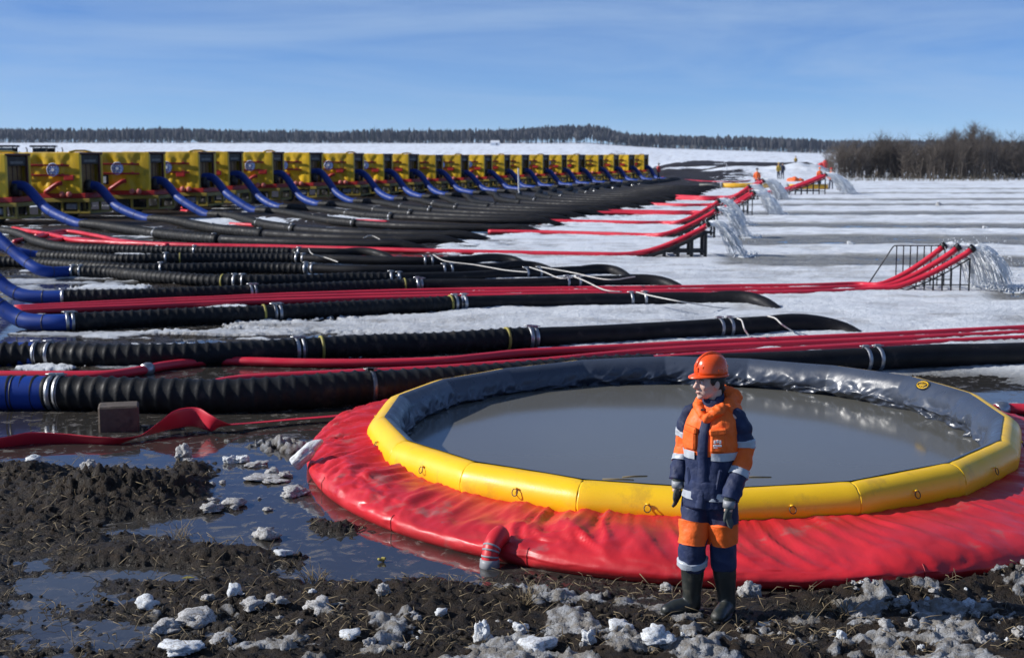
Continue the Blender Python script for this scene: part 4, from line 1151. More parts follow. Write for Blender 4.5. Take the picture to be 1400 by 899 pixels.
def make_pump():
    L_, W_ = 5.6, 2.4
    root = thing('pump_trailer', (0, 0, 0), 0, 'yellow tarpaulin covered pump trailer in the long row', 'pump trailer', 'pump trailers standing in a row')
    # tarpaulin hood with sagging folds
    bm = bmesh.new(); bmesh.ops.create_grid(bm, x_segments=2, y_segments=2, size=1); bm.free()
    mb = MB()
    def sheet(P00, U, V, nrm, nu, nv, amp, seed, mi=0):
        P00, U, V, nrm = map(Vector, (P00, U, V, nrm)); vs = []; fs = []
        for i in range(nu + 1):
            for j in range(nv + 1):
                u, v = i / nu, j / nv; e = min(u, 1 - u, v, 1 - v)
                lu, lv = u * U.length, v * V.length
                f = float(1 - 2 * np.abs(fbm(np.array([lu * 1.6 + lv * .8]), np.array([lv * .5]), seed, 3, seed)[0])) * .5 + float(fbm(np.array([lu * 2.5]), np.array([lv * 1.2]), seed, 3, seed + 4)[0])
                k = min(1, e * 8)
                vs.append(P00 + U * u + V * v + nrm * amp * f * k)
        for i in range(nu):
            for j in range(nv): a = i * (nv + 1) + j; fs.append((a, a + nv + 1, a + nv + 2, a + 1))
        mb.add(vs, fs, mi, True)
    z0, z1 = 1.2, 3.02
    sheet((-L_, -W_/2, z0), (L_ - .02, 0, 0), (0, 0, z1 - z0), (0, -1, 0), 60, 22, .12, 3)
    sheet((-.02, W_/2, z0), (-L_ + .02, 0, 0), (0, 0, z1 - z0), (0, 1, 0), 30, 10, .05, 5)
    sheet((-L_, -W_/2, z1), (L_ - .02, 0, 0), (0, W_, 0), (0, 0, 1), 30, 12, .05, 7)
    sheet((-L_, W_/2, z0), (0, -W_, 0), (0, 0, z1 - z0), (-1, 0, 0), 8, 8, .03, 9)
    hood = mb.build('hood', M_TARP, root)
    # end bay: yellow corner wraps, recessed ochre panel, maroon frame, dark louvre head
    for s in (-1, 1):
        m2 = MB(); m2.box((-.08, s * (W_/2 - .09), (z0 + z1) / 2), (.26, .20, z1 - z0 + .02), 0, .03); m2.build('corner_post', M_TARP, root)
        m2 = MB(); m2.box((-.04, s * (W_/2 - .24), (z0 + z1) / 2 - .02), (.12, .10, z1 - z0 - .1), 0, .01); m2.build('door_frame', M_MAROON, root)
    m2 = MB(); m2.box((-.28, 0, 1.95), (.06, 1.8, 1.45)); m2.build('end_panel', M_PANEL, root)
    for q in (-.45, 0, .45):
        m2 = MB(); m2.box((-.24, q, 1.95), (.03, .04, 1.40)); m2.build('panel_rib', M_MAROON, root)
    m2 = MB(); m2.box((-.14, 0, 2.72), (.2, 1.92, .42), 0, .02); lv = m2.build('louvre_box', M_DARK, root)
    m2 = MB(); m2.box((-.035, 0, 2.66), (.012, 1.2, .11)); m2.build('plate', M_RIM, lv)
    m2 = MB(); m2.box((-.06, 0, z1 - .02), (.30, W_ * .98, .10), 0, .03); m2.build('roof_lip', M_MAROON, root)
    m2 = MB(); m2.tube([(-.5, -1.12, z1 + .03), (-.5, -.5, z1 + .10), (-.5, .5, z1 + .10), (-.5, 1.12, z1 + .03)], .05, 8); m2.build('roof_bow', M_TARP, root)
    m2 = MB(); m2.tube([(-.24, 0, 1.5), (.03, 0, 1.5)], .30, 18); m2.build('outlet_flange', M_BLK, root)
    # side rails (rolled hard pipes) with brackets
    for z in (2.48, 2.03):
        m2 = MB(); m2.tube([(-5.0, -1.30, z), (-.45, -1.30, z - .02)], .045, 8); ra = m2.build('side_pipe', M_REDP, root)
        for x in (-4.2, -2.4, -.8):
            m2 = MB(); m2.box((x, -1.26, z), (.10, .10, .13)); m2.build('bracket', M_REDP, ra)
    m2 = MB(); m2.box((-.72, -1.29, 1.90), (.5, .10, .24), 0, .03); m2.build('valve_box', M_REDP, root)
    P, _ = spline([(-1.95, -1.24, 1.26), (-1.8, -1.34, 1.32), (-1.3, -1.34, 1.62), (-1.1, -1.24, 1.66)], n=16)
    m2 = MB(); m2.tube(P, .10, 12); m2.build('bent_pipe', M_REDP, root)
    for x in (-.85, -.5):
        m2 = MB(); lathe(m2, [(0, .13), (-.10, .13), (-.13, .08), (-.13, .01)], 'y', (x, -1.24, 1.16), 16); m2.build('pipe_cap', M_LAMP, root)
    m2 = MB(); m2.box((-2.3, -1.275, 1.72), (.62, .05, .46), 0, .02); fr = m2.build('control_box', M_DARK, root)
    m2 = MB(); m2.box((-2.34, -1.305, 1.72), (.46, .02, .32)); m2.build('control_face', M_WHITE, fr)
    # round emblem: white disc, blue ring and eight-pointed star
    m2 = MB(); lathe(m2, [(0, .31), (-.02, .31), (-.02, .005)], 'y', (-1.5, -1.31, 2.26), 28); em = m2.build('emblem', M_WHITE, root)
    m2 = MB(); star = []
    for k in range(16):
        r_ = .25 if k % 2 == 0 else .11; a = k * math.pi / 8
        star.append((-1.5 + r_ * math.cos(a), -1.336, 2.26 + r_ * math.sin(a)))
    m2.add(star, [tuple(range(16))]); st = m2.build('emblem_star', M_EMB, em)
    m2 = MB(); m2.tube([(-1.5 + .28 * math.cos(a), -1.335, 2.26 + .28 * math.sin(a)) for a in np.linspace(0, 6.283, 25)], .018, 5, caps=False); m2.build('emblem_ring', M_EMB, em)
    m2 = MB(); m2.add([(-1.5 + .08 * math.cos(a), -1.340, 2.26 + .08 * math.sin(a)) for a in np.linspace(0, 6.283, 17)[:-1]], [tuple(range(16))]); m2.build('emblem_core', M_WHITE, em)
    # skid, deck and open under-frame
    m2 = MB(); m2.box((-L_/2 + .15, 0, 1.09), (L_ + .3, W_ + .06, .22), 0, .02); m2.build('skid', M_REDP, root)
    m2 = MB(); m2.box((-L_/2 + .2, 0, .88), (L_ + .6, W_ + .1, .17), 0, .02); m2.build('deck_beam', M_OLIVE, root)
    for x in (.42, -.12, -.95):
        for s in (-1, 1):
            m2 = MB(); m2.box((x, s * 1.1, .57), (.10, .10, .46)); m2.build('frame_upright', M_OLIVE, root)
    for s in (-1, 1):
        m2 = MB(); m2.box((-.27, s * 1.1, .34), (1.46, .09, .09)); m2.build('frame_bar', M_OLIVE, root)
    m2 = MB(); m2.box((.42, 0, .34), (.09, 2.1, .09)); m2.build('frame_bar', M_OLIVE, root)
    m2 = MB(); m2.box((-.5, -1.0, .60), (.5, .3, .26), 0, .03); m2.build('tool_box', M_GREYP, root)
    m2 = MB(); m2.box((-3.1, 0, .72), (4.6, .9, .16)); m2.build('axle_beam', M_BLK, root)
    for x in (-1.55, -4.4):
        for s in (-1, 1): wheel(root, x, s * 1.0, .43, .45, .30)
    m2 = MB(); m2.tube([(-5.6, 0, .75), (-7.0, 0, .55)], .06, 8); m2.build('tow_bar', M_OLIVE, root)
    return root
pump0 = make_pump()
for k in range(22):
    o = pump0 if k == 0 else copy_tree(pump0)
    s, m_, e = ELB[k]
    c = at_d(s[0], s[1], PUMP_D[k])
    o.location = (c.x, c.y, gz(c.x, c.y) - .03)
    o.rotation_euler = (0, 0, -R(7.0 + 13.0 * k / 21 + 2.5 * math.sin(k * 2.3)))
    if k:                                                          # no two units carry quite the same fittings
        for ch in list(o.children):
            nm = ch.name.split('.')[0]
            drop = {'control_box': k % 3 == 1, 'valve_box': k % 4 == 2, 'bent_pipe': k % 5 == 3, 'tool_box': k % 3 == 2, 'roof_bow': k % 2 == 0}.get(nm, False)
            if drop:
                for g in list(ch.children): bpy.data.objects.remove(g)
                bpy.data.objects.remove(ch)
            elif nm in ('emblem', 'bent_pipe', 'control_box', 'valve_box'):
                ch.location.x += .25 * math.sin(k * 1.7)
    f = float(np.interp(k, [0, 4, 10, 21], [1.03, 1.05, .97, .92]))
    o.scale = (1, 1, f)
    o['label'] = {0: 'yellow pump trailer standing before the tractor cab without exhaust in view', 1: 'yellow pump trailer standing before the tractor with upright exhaust', 21: 'last yellow pump trailer of the row beside the worker in red'}.get(k, 'yellow tarpaulin covered pump trailer with pump trailers on both sides')

# ================================================================== TRACTORS behind the first pumps
M_TRAC = mat('dark_blue_paint', (.02, .035, .06), .4, var=.2)
M_GLASS = mat('dark_glass', (.02, .03, .04), .08, var=.1, spec=.8)
def make_tractor():
    root = thing('tractor', (0, 0, 0), 0, 'dark tractor with glazed cab', 'tractor')
    mb = MB(); mb.box((1.5, 0, 1.35), (2.2, .9, .8), 0, .12); mb.box((1.45, 0, .85), (2.6, .6, .4), 0, .05); mb.build('bonnet', M_TRAC, root)
    mb = MB(); mb.box((-.4, 0, 1.3), (1.5, 1.5, .5), 0, .08); mb.build('cab_floor', M_TRAC, root)
    for x in (-1.05, .25):
        for s in (-1, 1):
            mb = MB(); mb.tube([(x, s * .72, 1.5), (x * .92, s * .68, 3.0)], .05, 6); mb.build('pillar', M_BLK, root)
    mb = MB(); mb.box((-.4, 0, 3.06), (1.75, 1.6, .16), 0, .06); mb.build('roof', M_BLK, root)
    for s in (-1, 1):
        mb = MB(); mb.box((-.4, s * .69, 2.25), (1.2, .02, 1.35)); mb.build('side_window', M_GLASS, root)
    mb = MB(); mb.tube([(1.1, .35, 1.7), (1.1, .35, 2.85), (1.0, .35, 2.95)], .05, 8); mb.build('exhaust', M_BLK, root)
    for x, r_, w_ in ((-.7, .85, .5), (1.9, .6, .4)):
        for s in (-1, 1): wheel(root, x, s * .95, r_, r_, w_)
    for s in (-1, 1):
        mb = MB(); mb.box((.35, s * .95, 2.5), (.05, .2, .3), 0, .01); mb.build('mirror', M_BLK, root)
    for s in (-.5, .5):
        mb = MB(); mb.ell((.45, s, 3.05), .07, .09, .08, sub=1); mb.build('work_lamp', M_WHITE, root)
    return root
t0 = make_tractor(); t1 = copy_tree(t0)
for o, px, Y, rz, lab in ((t0, 22, 125, .1, 'dark tractor whose cab shows over the first pump of the row'), (t1, 71, 128, -.15, 'dark tractor with upright exhaust behind the second pump')):
    o.location = ((px - 700) / FPX * Y, Y, .35); o.rotation_euler = (0, 0, rz); o['label'] = lab; o.scale = (1.1, 1.1, 1.1)

# ================================================================== SMALL THINGS FAR OFF
def small_person(px, Y, pose, top, low, helm, label, h=1.78, rz=0.0):
    root = thing('person', ((px - 700) / FPX * Y, Y, max(0, gz((px - 700) / FPX * Y, Y))), rz, label, 'person')
    s = h / 1.8
    b = MB()
    lf = .16 if pose == 'walk' else .02
    for q in (-1, 1):
        b.tube([(q * .09, 0, .88), (q * .11, -.02 + q * lf * .4, .48), (q * .12, q * lf, .08)], [.10, .075, .055], 8)
        b.ell((q * .12, q * lf - .06, .05), .055, .13, .05, sub=2)
        ar = .35 if pose == 'reach' else (.12 * q if pose == 'walk' else .03)
        b.tube([(q * .19, 0, 1.42), (q * .27, -ar * .4, 1.14), (q * .26, -ar - .05, .9 + (.25 if pose == 'reach' else 0))], [.075, .065, .045], 8)
    b.tube([(0, 0, .82), (0, 0, 1.1), (0, 0, 1.35), (0, 0, 1.46), (0, 0, 1.52)], [.17, .18, .21, .15, .07], 10)
    b.tube([(0, 0, 1.45), (0, -.01, 1.6)], .055, 8); b.ell((0, -.02, 1.66), .085, .105, .125, sub=2)
    me = remesh(b, .03, 2)
    me.materials.clear()
    for m in (low, top, M_SKIN0): me.materials.append(m)
    for p in me.polygons:
        z = p.center.z; x = abs(p.center.x)
        p.material_index = 2 if z > 1.5 else (1 if z > .84 or x > .2 else 0)
        p.use_smooth = True
    o = obj('body', me, root)
    mb = MB(); rings = []
    for q, f in ((0, 1.18), (.02, 1.0), (.07, .92), (.11, .66), (.13, .2)):
        rings.append([(math.cos(a) * .115 * f, -.02 + math.sin(a) * .14 * f, 1.70 + q) for a in np.linspace(0, 6.283, 17)[:-1]])
    mb.loft(rings); mb.build('helmet', helm, root)
    root.scale = (s, s, s)
M_SKIN0 = mat('skin_far', (.45, .28, .20), .6, var=.1)
M_HV = mat('hi_vis_orange', (.80, .13, .02), .6, var=.12)
M_HVR = mat('hi_vis_red', (.55, .03, .03), .6, var=.12)
M_HVY = mat('ochre_jacket', (.45, .30, .04), .7, var=.15)
M_NAVY0 = mat('navy_cloth_far', (.015, .022, .05), .8, var=.2)
small_person(1033, 118, 'stand', M_HV, M_NAVY0, M_BLK, 'worker in orange jacket standing just above the yellow pipes')
small_person(1062, 152, 'stand', M_HVY, M_NAVY0, M_HVY, 'person in ochre jacket and dark trousers on the far snow', rz=.4)
small_person(1067.5, 153, 'stand', M_NAVY0, M_NAVY0, M_BLK, 'person in dark clothes beside the one in ochre', rz=-.5)
small_person(1118, 125, 'stand', M_HV, M_NAVY0, M_HV, 'worker in orange jacket behind the farthest ramp', rz=.3)
small_person(899, 152, 'walk', M_HVR, M_NAVY0, M_BLK, 'worker in red beside the last blue bend of the pump row', rz=1.2)
small_person(815, 143, 'walk', M_NAVY0, M_NAVY0, M_WHITE, 'worker in dark clothes and white helmet by a pump wheel', h=1.7, rz=.8)
small_person(1085, 235, 'stand', M_HVY, M_NAVY0, M_BLK, 'person in ochre jacket on top of the far earth bank', rz=.2)
small_person(1134, 118, 'stand', M_HV, M_NAVY0, M_HVR, 'worker in orange half hidden by the farthest water jet', rz=-.4)

# yellow pipes lying behind the field
M_YPIPE = mat('yellow_pipe', (.75, .40, .02), .45, var=.1, col2=(.35, .22, .03), mix2=.1)
for px0, px1, py, lab in ((986, 1066, 254, 'yellow pipe on the snow with its grey tip towards the pumps'), (1076, 1132, 255.5, 'yellow pipe lying end to end with the grey tipped one'), (1146, 1164, 257, 'dirty ochre pipe end beyond the farthest water jet')):
    a, b = at(px0, py, .25), at(px1, py, .25)
    root = thing('yellow_pipe', (a.x, a.y, 0), 0, lab, 'pipe')
    o = root.location
    mb = MB(); mb.tube([a - o, (a * .6 + b * .4) - o, b - o], .24, 14); mb.build('pipe_wall', M_YPIPE, root)
    for q, e in ((a, -1), (b, 1)):
        mb = MB(); mb.tube([q - o + Vector((e * -.05, 0, 0)), q - o + Vector((e * .1, 0, 0))], .28, 14); mb.build('flange', M_GREYP, root)
    if px0 < 1000:
        mb = MB(); mb.tube([a - o + Vector((.1, 0, 0)), a - o + Vector((-1.9, .3, .02))], .17, 12); mb.build('pipe_tip', M_RIM, root)
# orange bundle and dark bundle on the snow beyond
for px, py, w_, h_, m_, nm, lab, cat in ((1087, 250, 1.1, .7, M_HV, 'equipment_bundle', 'heap of orange gear on the snow behind the yellow pipes', 'bundle'), (1110, 250, .9, .5, M_DARK, 'equipment_bundle', 'low dark heap beside the orange gear', 'bundle'),
                                      (1077, 246, .35, .5, M_DARK, 'equipment_bundle', 'small dark bag on the snow near the two persons', 'bag'), (1128, 234, 1.6, 1.9, M_HVR, 'equipment_bundle', 'red and dark pile by the foot of the thicket', 'bundle')):
    p = at(px, py, 0); mb = MB(); r_ = random.Random(int(px))
    for k in range(5):
        mb.ell((r_.uniform(-w_, w_) * .6, r_.uniform(-.3, .3), h_ * .35 + k * h_ * .06), w_ * r_.uniform(.3, .5), .45, h_ * r_.uniform(.3, .5), k % 2, sub=2, fn=lambda q: q * (1 + .25 * float(fbm(np.array([q.x * 2 + px]), np.array([q.y * 2]), q.z * 2, 3, 3)[0])))
    me = remesh(mb, .08, 1); me.materials.clear(); me.materials.append(m_)
    o = obj(nm, me); o.location = (p.x, p.y, -.05); tag(o, lab, cat)
# stakes
for px, pyt, pyb, r_, lab in ((708.5, 230, 271, .055, 'white wooden stake leaning among the ribbed hoses'), (993.5, 224, 241, .05, 'thin pale stake on the far earth bank')):
    p = at(px + 1.5, pyb, 0); q = at_d(px, pyt, p.y); mb = MB()
    hh = q.z
    mb.tube([(0, 0, -.2), ((q.x - p.x) * .5, 0, hh * .5), (q.x - p.x, 0, hh - .02), (q.x - p.x, 0, hh)], [r_, r_, r_ * .95, r_ * .4], 6, 0, smooth=False)
    st = mb.build('stake', M_WHITE); st.location = (p.x, p.y, 0); tag(st, lab, 'stake')
# white hut at the edge of the wood
Y = 1180; p = Vector(((677 - 700) / FPX * Y, Y, 0)); p.z = gz(p.x, p.y)
root = thing('hut', p, 0, 'small white hut at the edge of the far wood', 'hut')
mb = MB(); mb.box((0, 0, 1.2), (7.5, 4, 2.6), 0, .05); mb.build('wall', M_WHITE, root)
mb = MB(); mb.add([(-4.2, -2.4, 2.4), (4.2, -2.4, 2.4), (4.2, 2.4, 2.4), (-4.2, 2.4, 2.4), (-3.6, 0, 4.2), (3.6, 0, 4.2)], [(0, 1, 5, 4), (2, 3, 4, 5), (1, 2, 5), (3, 0, 4), (0, 3, 2, 1)]); mb.build('roof', M_WHITE, root)
mb = MB(); mb.box((1.5, -2.02, 1.2), (1.2, .06, 1.2)); mb.build('window', M_DARK, root)

# ================================================================== THE WORKER
M_SKIN = mat('skin', (.62, .40, .32), .5, var=.08, vscale=20)
M_LIP = mat('lip', (.38, .15, .13), .5, var=.05)
M_HAIR = mat('dark_hair', (.018, .013, .010), .6, var=.4, vscale=60)
M_OCL = mat('orange_cloth', (.92, .14, .012), .68, var=.12, vscale=7, bump=.55, bscale=16)
M_NCL = mat('navy_cloth', (.010, .020, .068), .72, var=.25, vscale=6, bump=.55, bscale=16)
M_REF = mat('silver_reflective_tape', (.44, .47, .52), .42, var=.12, vscale=18, bump=.08, bscale=120)
M_HELM = mat('orange_helmet_plastic', (.80, .085, .012), .28, var=.06, vscale=5, rvar=.06)
M_GLOVE = mat('grey_green_glove', (.050, .060, .055), .75, var=.3, vscale=25)
M_BOOT = mat('dark_rubber_boot', (.022, .026, .024), .42, var=.3, vscale=6, col2=(.09, .08, .06), mix2=.25, scale2=7)
M_EYE = mat('eye_white', (.7, .68, .65), .3, var=.02)
M_PRINT = mat('white_print', (.80, .78, .76), .6, var=.05)

def displace(me, amp, sc, seed, stretch=(1, 1, 1), ridge=True):
    n = len(me.vertices); co = np.empty(n * 3, np.float32); me.vertices.foreach_get('co', co); co = co.reshape(-1, 3).astype(float)
    no = np.empty(n * 3, np.float32); me.vertices.foreach_get('normal', no); no = no.reshape(-1, 3)
    x, y, z = co[:, 0] * sc * stretch[0], co[:, 1] * sc * stretch[1], co[:, 2] * sc * stretch[2]
    f = fbm(x + .6 * z, y + .3 * z, z, 3, seed)
    if ridge: f = (1 - 2.2 * np.abs(f)) * .6 + .4 * fbm(x * 2, y * 2, z * 2, 2, seed + 3)
    me.vertices.foreach_set('co', (co + no * (amp * f)[:, None]).astype(np.float32).ravel()); me.update()

def dense(sections, n):
    S = np.array(sections, float); t = np.linspace(0, 1, len(S)); q = np.linspace(0, 1, n)
    P, _ = spline([(0, 0, 0), (1, 0, 0)], n=2)
    out = []
    for k in range(S.shape[1]):
        c = S[:, k]; out.append(np.interp(q, t, c))
    A = np.stack(out, 1)
    for _ in range(2): A[1:-1] = .25 * A[:-2] + .5 * A[1:-1] + .25 * A[2:]
    return A

def build_worker():
    foot = at(961, 843, 0)
    root = thing('person', (foot.x, foot.y, gz(foot.x, foot.y) - .01), 0, 'worker in orange and navy suit, orange helmet and rubber boots before the tank', 'person')
    TY = R(-30)
    def T(p, z0=None):                                   # torso frame -> root frame
        x, y, z = p; x *= .92; c, s = math.cos(TY), math.sin(TY)
        lean = .03 + .02 * max(0, (z - .8) / .7)
        return Vector((x * c - y * s + lean, x * s + y * c, z))
    HY = R(-66); HC = T((.0, -.02, 1.5)) + Vector((-.025, 0, 0))
    def Hd(p):                                           # head frame -> root frame
        x, y, z = p; c, s = math.cos(HY), math.sin(HY)
        return Vector((x * c - y * s + HC.x, x * s + y * c + HC.y, z))
    rotH = Matrix.Rotation(HY, 3, 'Z'); rotT = Matrix.Rotation(TY, 3, 'Z')
    ankles = {-1: Vector((-.075, .03, .09)), 1: Vector((.165, -.01, .09))}
    knees = {-1: Vector((-.085, -.035, .50)), 1: Vector((.125, -.03, .50))}
    hips = {-1: T((-.095, 0, .90)), 1: T((.095, 0, .90))}
    toes = {-1: Vector((-1, -.28, 0)).normalized(), 1: Vector((-.50, -1, 0)).normalized()}
    sh = {-1: T((-.192, .015, 1.420)), 1: T((.192, .015, 1.420))}
    el = {-1: T((-.238, .05, 1.18)), 1: T((.240, .03, 1.17))}
    wr = {-1: T((-.240, -.055, .945)), 1: T((.215, -.135, .875))}
    # ---- body: one continuous skin
    b = MB()
    b.ell(Hd((0, .012, 1.668)), .075, .094, .108, sub=3, rot=rotH)
    b.ell(Hd((0, -.022, 1.600)), .058, .070, .064, sub=3, rot=rotH)
    b.ell(Hd((0, -.045, 1.635)), .062, .048, .055, sub=3, rot=rotH)
    b.ell(Hd((0, -.074, 1.556)), .027, .024, .020, sub=2, rot=rotH)
    b.ell(Hd((0, -.082, 1.684)), .050, .016, .014, sub=2, rot=rotH)
    b.tube([Hd((0, -.086, 1.678)), Hd((0, -.104, 1.650)), Hd((0, -.120, 1.627)), Hd((0, -.100, 1.616))], [.011, .013, .016, .012], 10)
    for s in (-1, 1):
        b.ell(Hd((s * .013, -.105, 1.621)), .010, .011, .008, sub=2, rot=rotH)
        b.ell(Hd((s * .036, -.066, 1.628)), .024, .020, .022, sub=2, rot=rotH)
        b.ell(Hd((s * .077, .014, 1.640)), .010, .021, .033, sub=2, rot=rotH)
    b.ell(Hd((0, -.093, 1.594)), .022, .012, .008, sub=2, rot=rotH)
    b.ell(Hd((0, -.090, 1.582)), .019, .012, .008, sub=2, rot=rotH)
    b.tube([Hd((0, .035, 1.62)), Hd((0, .035, 1.54)), T((0, .03, 1.46))], [.058, .056, .066], 14)
    b.tube([T((0, 0, .86)), T((0, 0, 1.05)), T((0, 0, 1.25)), T((0, .01, 1.40)), T((0, .02, 1.49))], [.13, .125, .135, .13, .06], 16)
    for s in (-1, 1):
        b.tube([hips[s], knees[s], ankles[s]], [.085, .058, .042], 12)
        b.ell(ankles[s] + toes[s] * .07 + Vector((0, 0, -.045)), .045, .11, .035, sub=2, rot=Matrix.Rotation(math.atan2(toes[s].y, toes[s].x) + math.pi / 2, 3, 'Z'))
        b.tube([T((s * .10, .01, 1.43)), sh[s], el[s], wr[s]], [.06, .055, .044, .028], 12)
        b.tube([wr[s], wr[s] + Vector((-.01, -.01, -.08))], [.028, .03], 10)
    me = remesh(b, .0065, 3); me.materials.clear(); me.materials.append(M_SKIN)
    for p in me.polygons: p.use_smooth = True
    body = obj('body', me, root)
    for s in (-1, 1):
        e = MB(); e.ell(Hd((s * .030, -.0835, 1.660)), .012, .010, .008, sub=2, rot=rotH); eo = e.build('eye', M_EYE, body)
        e = MB(); e.ell(Hd((s * .032, -.0925, 1.660)), .0045, .003, .0045, sub=2, rot=rotH); e.build('iris', M_HAIR, eo)
        e = MB(); e.tube([Hd((s * .014, -.098, 1.678)), Hd((s * .032, -.094, 1.683)), Hd((s * .052, -.078, 1.676))], [.0025, .0032, .002], 6); e.build('eyebrow', M_HAIR, body)
    e = MB(); e.tube([Hd((-.020, -.098, 1.588)), Hd((0, -.106, 1.588)), Hd((.020, -.098, 1.588))], [.002, .004, .002], 6); e.build('mouth', M_LIP, body)
    # ---- hair: close-cropped cap over back and temples
    hb = MB()
    hb.ell(Hd((0, .028, 1.672)), .080, .088, .095, sub=3, rot=rotH)
    for s in (-1, 1): hb.ell(Hd((s * .072, -.018, 1.672)), .010, .022, .035, sub=2, rot=rotH)
    hb.ell(Hd((0, .078, 1.61)), .058, .032, .05, sub=2, rot=rotH)
    me = remesh(hb, .008, 1); me.materials.clear(); me.materials.append(M_HAIR); displace(me, .003, 40, 3)
    obj('hair', me, root)
    # ---- helmet
    hz = 1.712
    def hel(th, f, z, fwd=0): return Hd((math.cos(th) * .106 * f, .010 + math.sin(th) * .119 * f + fwd, hz + (z - hz) * .93))
    mb = MB(); N = 48; ths = np.linspace(0, 2 * math.pi, N, endpoint=False); rings = []
    for zf, f in ((0, 1.0), (.02, 1.0), (.05, .985), (.08, .93), (.105, .84), (.125, .70), (.140, .50), (.147, .28), (.149, .05)):
        rings.append([hel(t, f, hz + zf) for t in ths])
    mb.loft(rings); shell = mb.build('helmet', M_HELM, root)
    mb = MB(); inner, outer, o2 = [], [], []
    for t in ths:
        fr = max(0, -math.sin(t)) ** 2.2
        outer.append(hel(t, 1.075, hz - .004 - .014 * fr, -.045 * fr)); inner.append(hel(t, .97, hz + .004)); o2.append(hel(t, 1.07, hz - .012 - .014 * fr, -.043 * fr))
    inn2 = [p + Vector((0, 0, -.012)) for p in inner]
    mb.loft([inner, outer, o2, inn2], cap=False); mb.build('helmet_brim', M_HELM, shell)
    mb = MB(); mb.tube([Hd((0, .010 + .122 * math.cos(a), hz + .018 + .126 * math.sin(a))) for a in np.linspace(.25, math.pi - .25, 20)], np.interp(np.linspace(0, 1, 20), [0, .1, .9, 1], [.004, .013, .013, .004]), 8); mb.build('helmet_ridge', M_HELM, shell)
    for s in (-1, 1):
        mb = MB(); mb.tube([Hd((s * .052, .010 + .106 * math.cos(a), hz + .010 + .110 * math.sin(a))) for a in np.linspace(.35, math.pi - .35, 16)], .006, 6); mb.build('helmet_ridge', M_HELM, shell)
        mb = MB(); mb.box(Hd((s * .106, .02, hz + .028)), (.012, .045, .03), 0, .004, rot=rotH); mb.build('slot_cover', M_HELM, shell)
    mb = MB(); mb.box(Hd((0, -.107, hz + .035)), (.05, .014, .035), 0, .004, rot=rotH); mb.build('front_badge', M_HELM, shell)
    mb = MB(); mb.loft([[hel(t, .94, hz - .022) for t in ths], [hel(t, .95, hz + .01) for t in ths]], cap=False); mb.build('sweat_band', M_BLK, shell)
    # ---- jacket
    jr = root
    sec = [(.790, 0, .0, .212, .155), (.86, 0, .0, .210, .152), (.95, 0, 0, .205, .148), (1.05, 0, 0, .203, .146), (1.15, 0, -.005, .208, .150), (1.25, 0, -.008, .214, .156), (1.33, 0, -.005, .212, .150), (1.40, 0, .005, .200, .132), (1.45, 0, .015, .168, .112), (1.49, 0, .02, .120, .095), (1.52, 0, .022, .088, .084)]
    A = dense(sec, 74); n = 84
    def tring(z, cx, cy, rx, ry, grow=0.0):
        out = []
        for j in range(n):
            a = 2 * math.pi * j / n; c, s = math.cos(a), math.sin(a)
            ex = .86
            out.append(T((cx + (rx * (.94 + .05 * min(1, max(0, (z - 1.1) * 8))) + grow) * math.copysign(abs(c) ** ex, c), cy + (ry + grow) * math.copysign(abs(s) ** ex, s), z)))
        return out
    def sec_at(z):
        return [np.interp(z, A[:, 0], A[:, k]) for k in range(5)]
    def part(z0, z1, m, name, grow=0., disp=.010, nr=None):
        zs = np.linspace(z0, z1, nr or max(4, int((z1 - z0) / .009))); rings = [tring(*sec_at(z)[0:1], *sec_at(z)[1:], grow) for z in zs]
        if grow:                                          # turned edges
            rings = [tring(*sec_at(z0), grow - .012)] + rings + [tring(*sec_at(z1), grow - .012)]
        mb = MB(); mb.loft(rings, 0, cap=not grow)
        me = mb.mesh(name, m); displace(me, disp * 1.5, 9, 7, (1, 1, .55))
        return obj(name, me, jr)
    part(.79, 1.165, M_NCL, 'jacket_skirt')
    part(1.160, 1.52, M_OCL, 'jacket_yoke')
    def slices(z0, z1, gap, name):
        """tape round the torso, broken by the front placket"""
        zs = np.linspace(z0, z1, 5); rows = []
        js = [j for j in range(n + 1)]
        ang = np.linspace(-math.pi / 2 + gap, 1.5 * math.pi - gap, 80)
        for z in zs:
            q = sec_at(z); row = []
            for a in ang:
                c, s = math.cos(a), math.sin(a)
                row.append(T((q[1] + (q[3] * (.94 + .05 * min(1, max(0, (z - 1.1) * 8))) + .0075) * math.copysign(abs(c) ** .86, c), q[2] + (q[4] + .0075) * math.copysign(abs(s) ** .86, s), z)))
            rows.append(row)
        mb = MB(); mb.loft(rows, 0, cap=False, closed=False)
        me = mb.mesh(name, M_REF); displace(me, .015, 9, 7, (1, 1, .55)); return obj(name, me, jr)
    slices(1.135, 1.190, .26, 'chest_tape')
    slices(.850, .905, .26, 'hem_tape')
    # placket: navy storm flap down the front
    rows = []
    for z in np.linspace(.80, 1.43, 50):
        q = sec_at(z); rows.append([T((x, q[2] - (q[4] + off) * (1 - .18 * (x / .2) ** 2) , z)) for x, off in ((-.034, -.006), (-.032, .012), (-.012, .016), (.012, .016), (.032, .012), (.034, -.006))])
    mb = MB(); mb.loft(rows, 0, cap=False, closed=False); me = mb.mesh('placket', M_NCL); displace(me, .015, 9, 7, (1, 1, .55)); obj('placket', me, jr)
